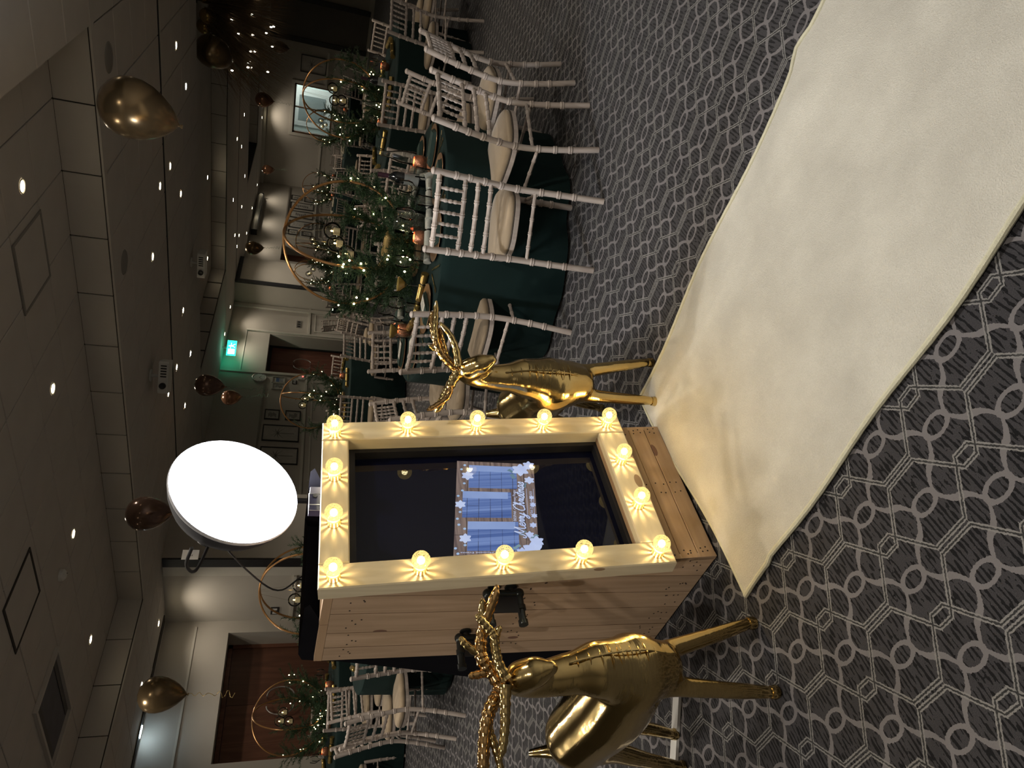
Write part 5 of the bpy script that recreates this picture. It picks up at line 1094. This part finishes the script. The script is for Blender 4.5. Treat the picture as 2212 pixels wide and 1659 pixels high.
def picture(x0, x1, z0, z1, art, label, plane='y', fm=None, pos=Y1):
    cx, cz, w_, h_ = (x0 + x1) / 2, (z0 + z1) / 2, abs(x1 - x0), z1 - z0
    o = thing('framed_print', label, 'picture', (cx, pos, cz) if plane == 'y' else (pos, cx, cz), 0 if plane == 'y' else -pi / 2, 'framed prints'); b_ = .022
    g = G(); g.bbox(-w_ / 2, w_ / 2, -.025, -.001, h_ / 2 - b_, h_ / 2); g.bbox(-w_ / 2, w_ / 2, -.025, -.001, -h_ / 2, -h_ / 2 + b_); g.bbox(-w_ / 2, -w_ / 2 + b_, -.025, -.001, -h_ / 2 + b_, h_ / 2 - b_); g.bbox(w_ / 2 - b_, w_ / 2, -.025, -.001, -h_ / 2 + b_, h_ / 2 - b_); g.obj('frame', fm or FRB, o, False)
    G().bbox(-w_ / 2 + b_, w_ / 2 - b_, -.012, -.002, -h_ / 2 + b_, h_ / 2 - b_).obj('mount', MATT, o, False)
    g = G(); r2 = random.Random(int(cx * 100))
    if art == 'palm':
        for k in range(9):
            a = -1.9 + k * .48; pts = [Vector((sin(a) * q * w_ * .34, -.0125, h_ * .08 + cos(a) * q * h_ * .28 - q * q * h_ * .08)) for q in [j / 6 for j in range(7)]]
            for j in range(6):
                wv = .012 * (1 - j / 7); g.add([pts[j] + Vector((0, 0, wv)), pts[j] - Vector((0, 0, wv)), pts[j + 1] - Vector((0, 0, wv * .7)), pts[j + 1] + Vector((0, 0, wv * .7))], [(0, 1, 2, 3)])
        g.bbox(-.008, .008, -.0128, -.012, -h_ * .36, h_ * .08)
    elif art == 'birds':
        for k in range(12):
            x, z = r2.uniform(-w_ * .25, w_ * .25), r2.uniform(-h_ * .1, h_ * .36); g.box((x, -.0125, z), (.03, .001, .014), Matrix.Rotation(r2.uniform(-.5, .5), 3, 'Y'))
        g.bbox(-w_ * .25, w_ * .25, -.0128, -.012, -h_ * .38, -h_ * .14)
    elif art == 'notice':
        g.bbox(-w_ * .32, w_ * .32, -.0128, -.012, -h_ * .05, h_ * .2)
        for k in range(3): g.bbox(-w_ * .3, w_ * .25, -.0128, -.012, -h_ * .3 + k * .025, -h_ * .3 + k * .025 + .008)
    else:
        for k in range(7): g.bbox(-w_ * r2.uniform(.1, .28), w_ * r2.uniform(.1, .28), -.0128, -.012, -h_ * .26 + k * h_ * .075, -h_ * .26 + k * h_ * .075 + h_ * .05)
    g.obj('art', INKD if art != 'notice' else pm('notice_blue_%d' % int(cx * 10), (0.08, 0.14, 0.30), None, 6, 0.7), o, False)
WFRM = pm('frame_cream', (0.5, 0.48, 0.43), None, 6, 0.5)
picture(11.43, 11.74, 1.67, 1.97, 'block', 'small framed print nearest the clock, upper of two'); picture(11.44, 11.74, 1.245, 1.56, 'block', 'small framed print nearest the clock, lower of two'); picture(10.78, 11.26, 1.255, 1.97, 'palm', 'tall framed palm print beside the two small prints')
picture(10.13, 10.60, 1.255, 1.97, 'palm', 'framed print partly hidden behind the round studio light')
picture(12.66, 12.88, 1.62, 1.90, 'notice', 'cream framed notice with a blue block below the clock', fm=WFRM); picture(12.43, 12.65, 1.61, 1.89, 'notice2', 'cream framed plain notice beside the blue one', fm=WFRM)
picture(22.40, 22.74, 1.66, 1.965, 'block', 'small framed print at the far corner, upper of two'); picture(22.37, 22.70, 1.255, 1.555, 'block', 'small framed print at the far corner, lower of two')
picture(21.74, 22.20, 1.235, 1.965, 'block', 'tall framed print nearest the far corner'); picture(21.09, 21.56, 1.245, 1.955, 'stripe', 'tall framed landscape print in the middle of the far group'); picture(20.375, 20.85, 1.235, 1.95, 'birds', 'tall framed print of scattered birds in the far group')
picture(19.90, 20.205, 1.66, 1.95, 'block', 'small framed print beside the far red door, upper of two'); picture(19.92, 20.195, 1.25, 1.55, 'block', 'small framed print beside the far red door, lower of two')
picture(5.74, 6.25, 1.21, 1.97, 'palm', 'framed palm print on the far wall right of the window', plane='x', pos=X1)
o = thing('projector_screen', 'rolled-up white projector screen tube high on the far left wall', 'projector screen', (20.86, 9.90, 2.865)); G().tube([(-1.28, 0, 0), (1.28, 0, 0)], .075, 14).obj('casing', WHITEP, o)
for s in (-1, 1): G().bbox(s * 1.29 - .012, s * 1.29 + .012, -.08, .098, -.08, .09).obj('end_bracket', BLACK, o, False)
G().tube([(-1.2, -.02, -.085), (1.2, -.02, -.085)], .012, 8).obj('pull_bar', BLACK, o)
def plate(loc, rz, w_, h_, m, label, nm, cat, slots=2):
    o = thing(nm, label, cat, loc, rz); G().bbox(-w_ / 2, w_ / 2, -.01, 0, -h_ / 2, h_ / 2).obj('plate', m, o, False)
    for k in range(slots): G().bbox(-w_ / 2 + w_ * (k + .25) / slots, -w_ / 2 + w_ * (k + .75) / slots, -.013, -.01, -h_ * .28, h_ * .28).obj('button', BLACK if m is WHITEP or m is STEEL else WHITEP, o, False)
plate((12.74, Y1, 1.42), 0, .13, .10, BLACK, 'black double wall socket plate below the framed notices', 'socket_plate', 'socket'); plate((15.08, Y1, 1.42), 0, .30, .12, STEEL, 'grey louvred vent plate on the wall by the exit door', 'vent_plate', 'vent', 3)
plate((6.70, 9.76, 1.46), -pi / 2, .18, .12, BLACK, 'dark switch panel on the wall nib behind the studio light', 'switch_panel', 'switch', 2)
o = thing('fire_call_point', 'white fire call point box with a red lamp by the red door', 'call point', (12.90, Y1, 1.28)); G().bbox(-.08, .08, -.04, 0, -.07, .07).obj('box', WHITEP, o, False); G().ball((.02, -.042, -.03), .016, 8, 6).obj('red_lamp', emit('red_lamp', (1.0, 0.08, 0.06), 3.0), o)
# stray white strip on the carpet behind the left reindeer
o = G().bbox(-.02, .02, -.45, .45, 0, .012).obj('floor_batten', WHITEP, None, False, loc=(0.93, 2.55, 0.001), rot=(0, 0, radians(40))); tag(o, 'white strip of trim lying on the carpet behind the left reindeer', 'trim strip')
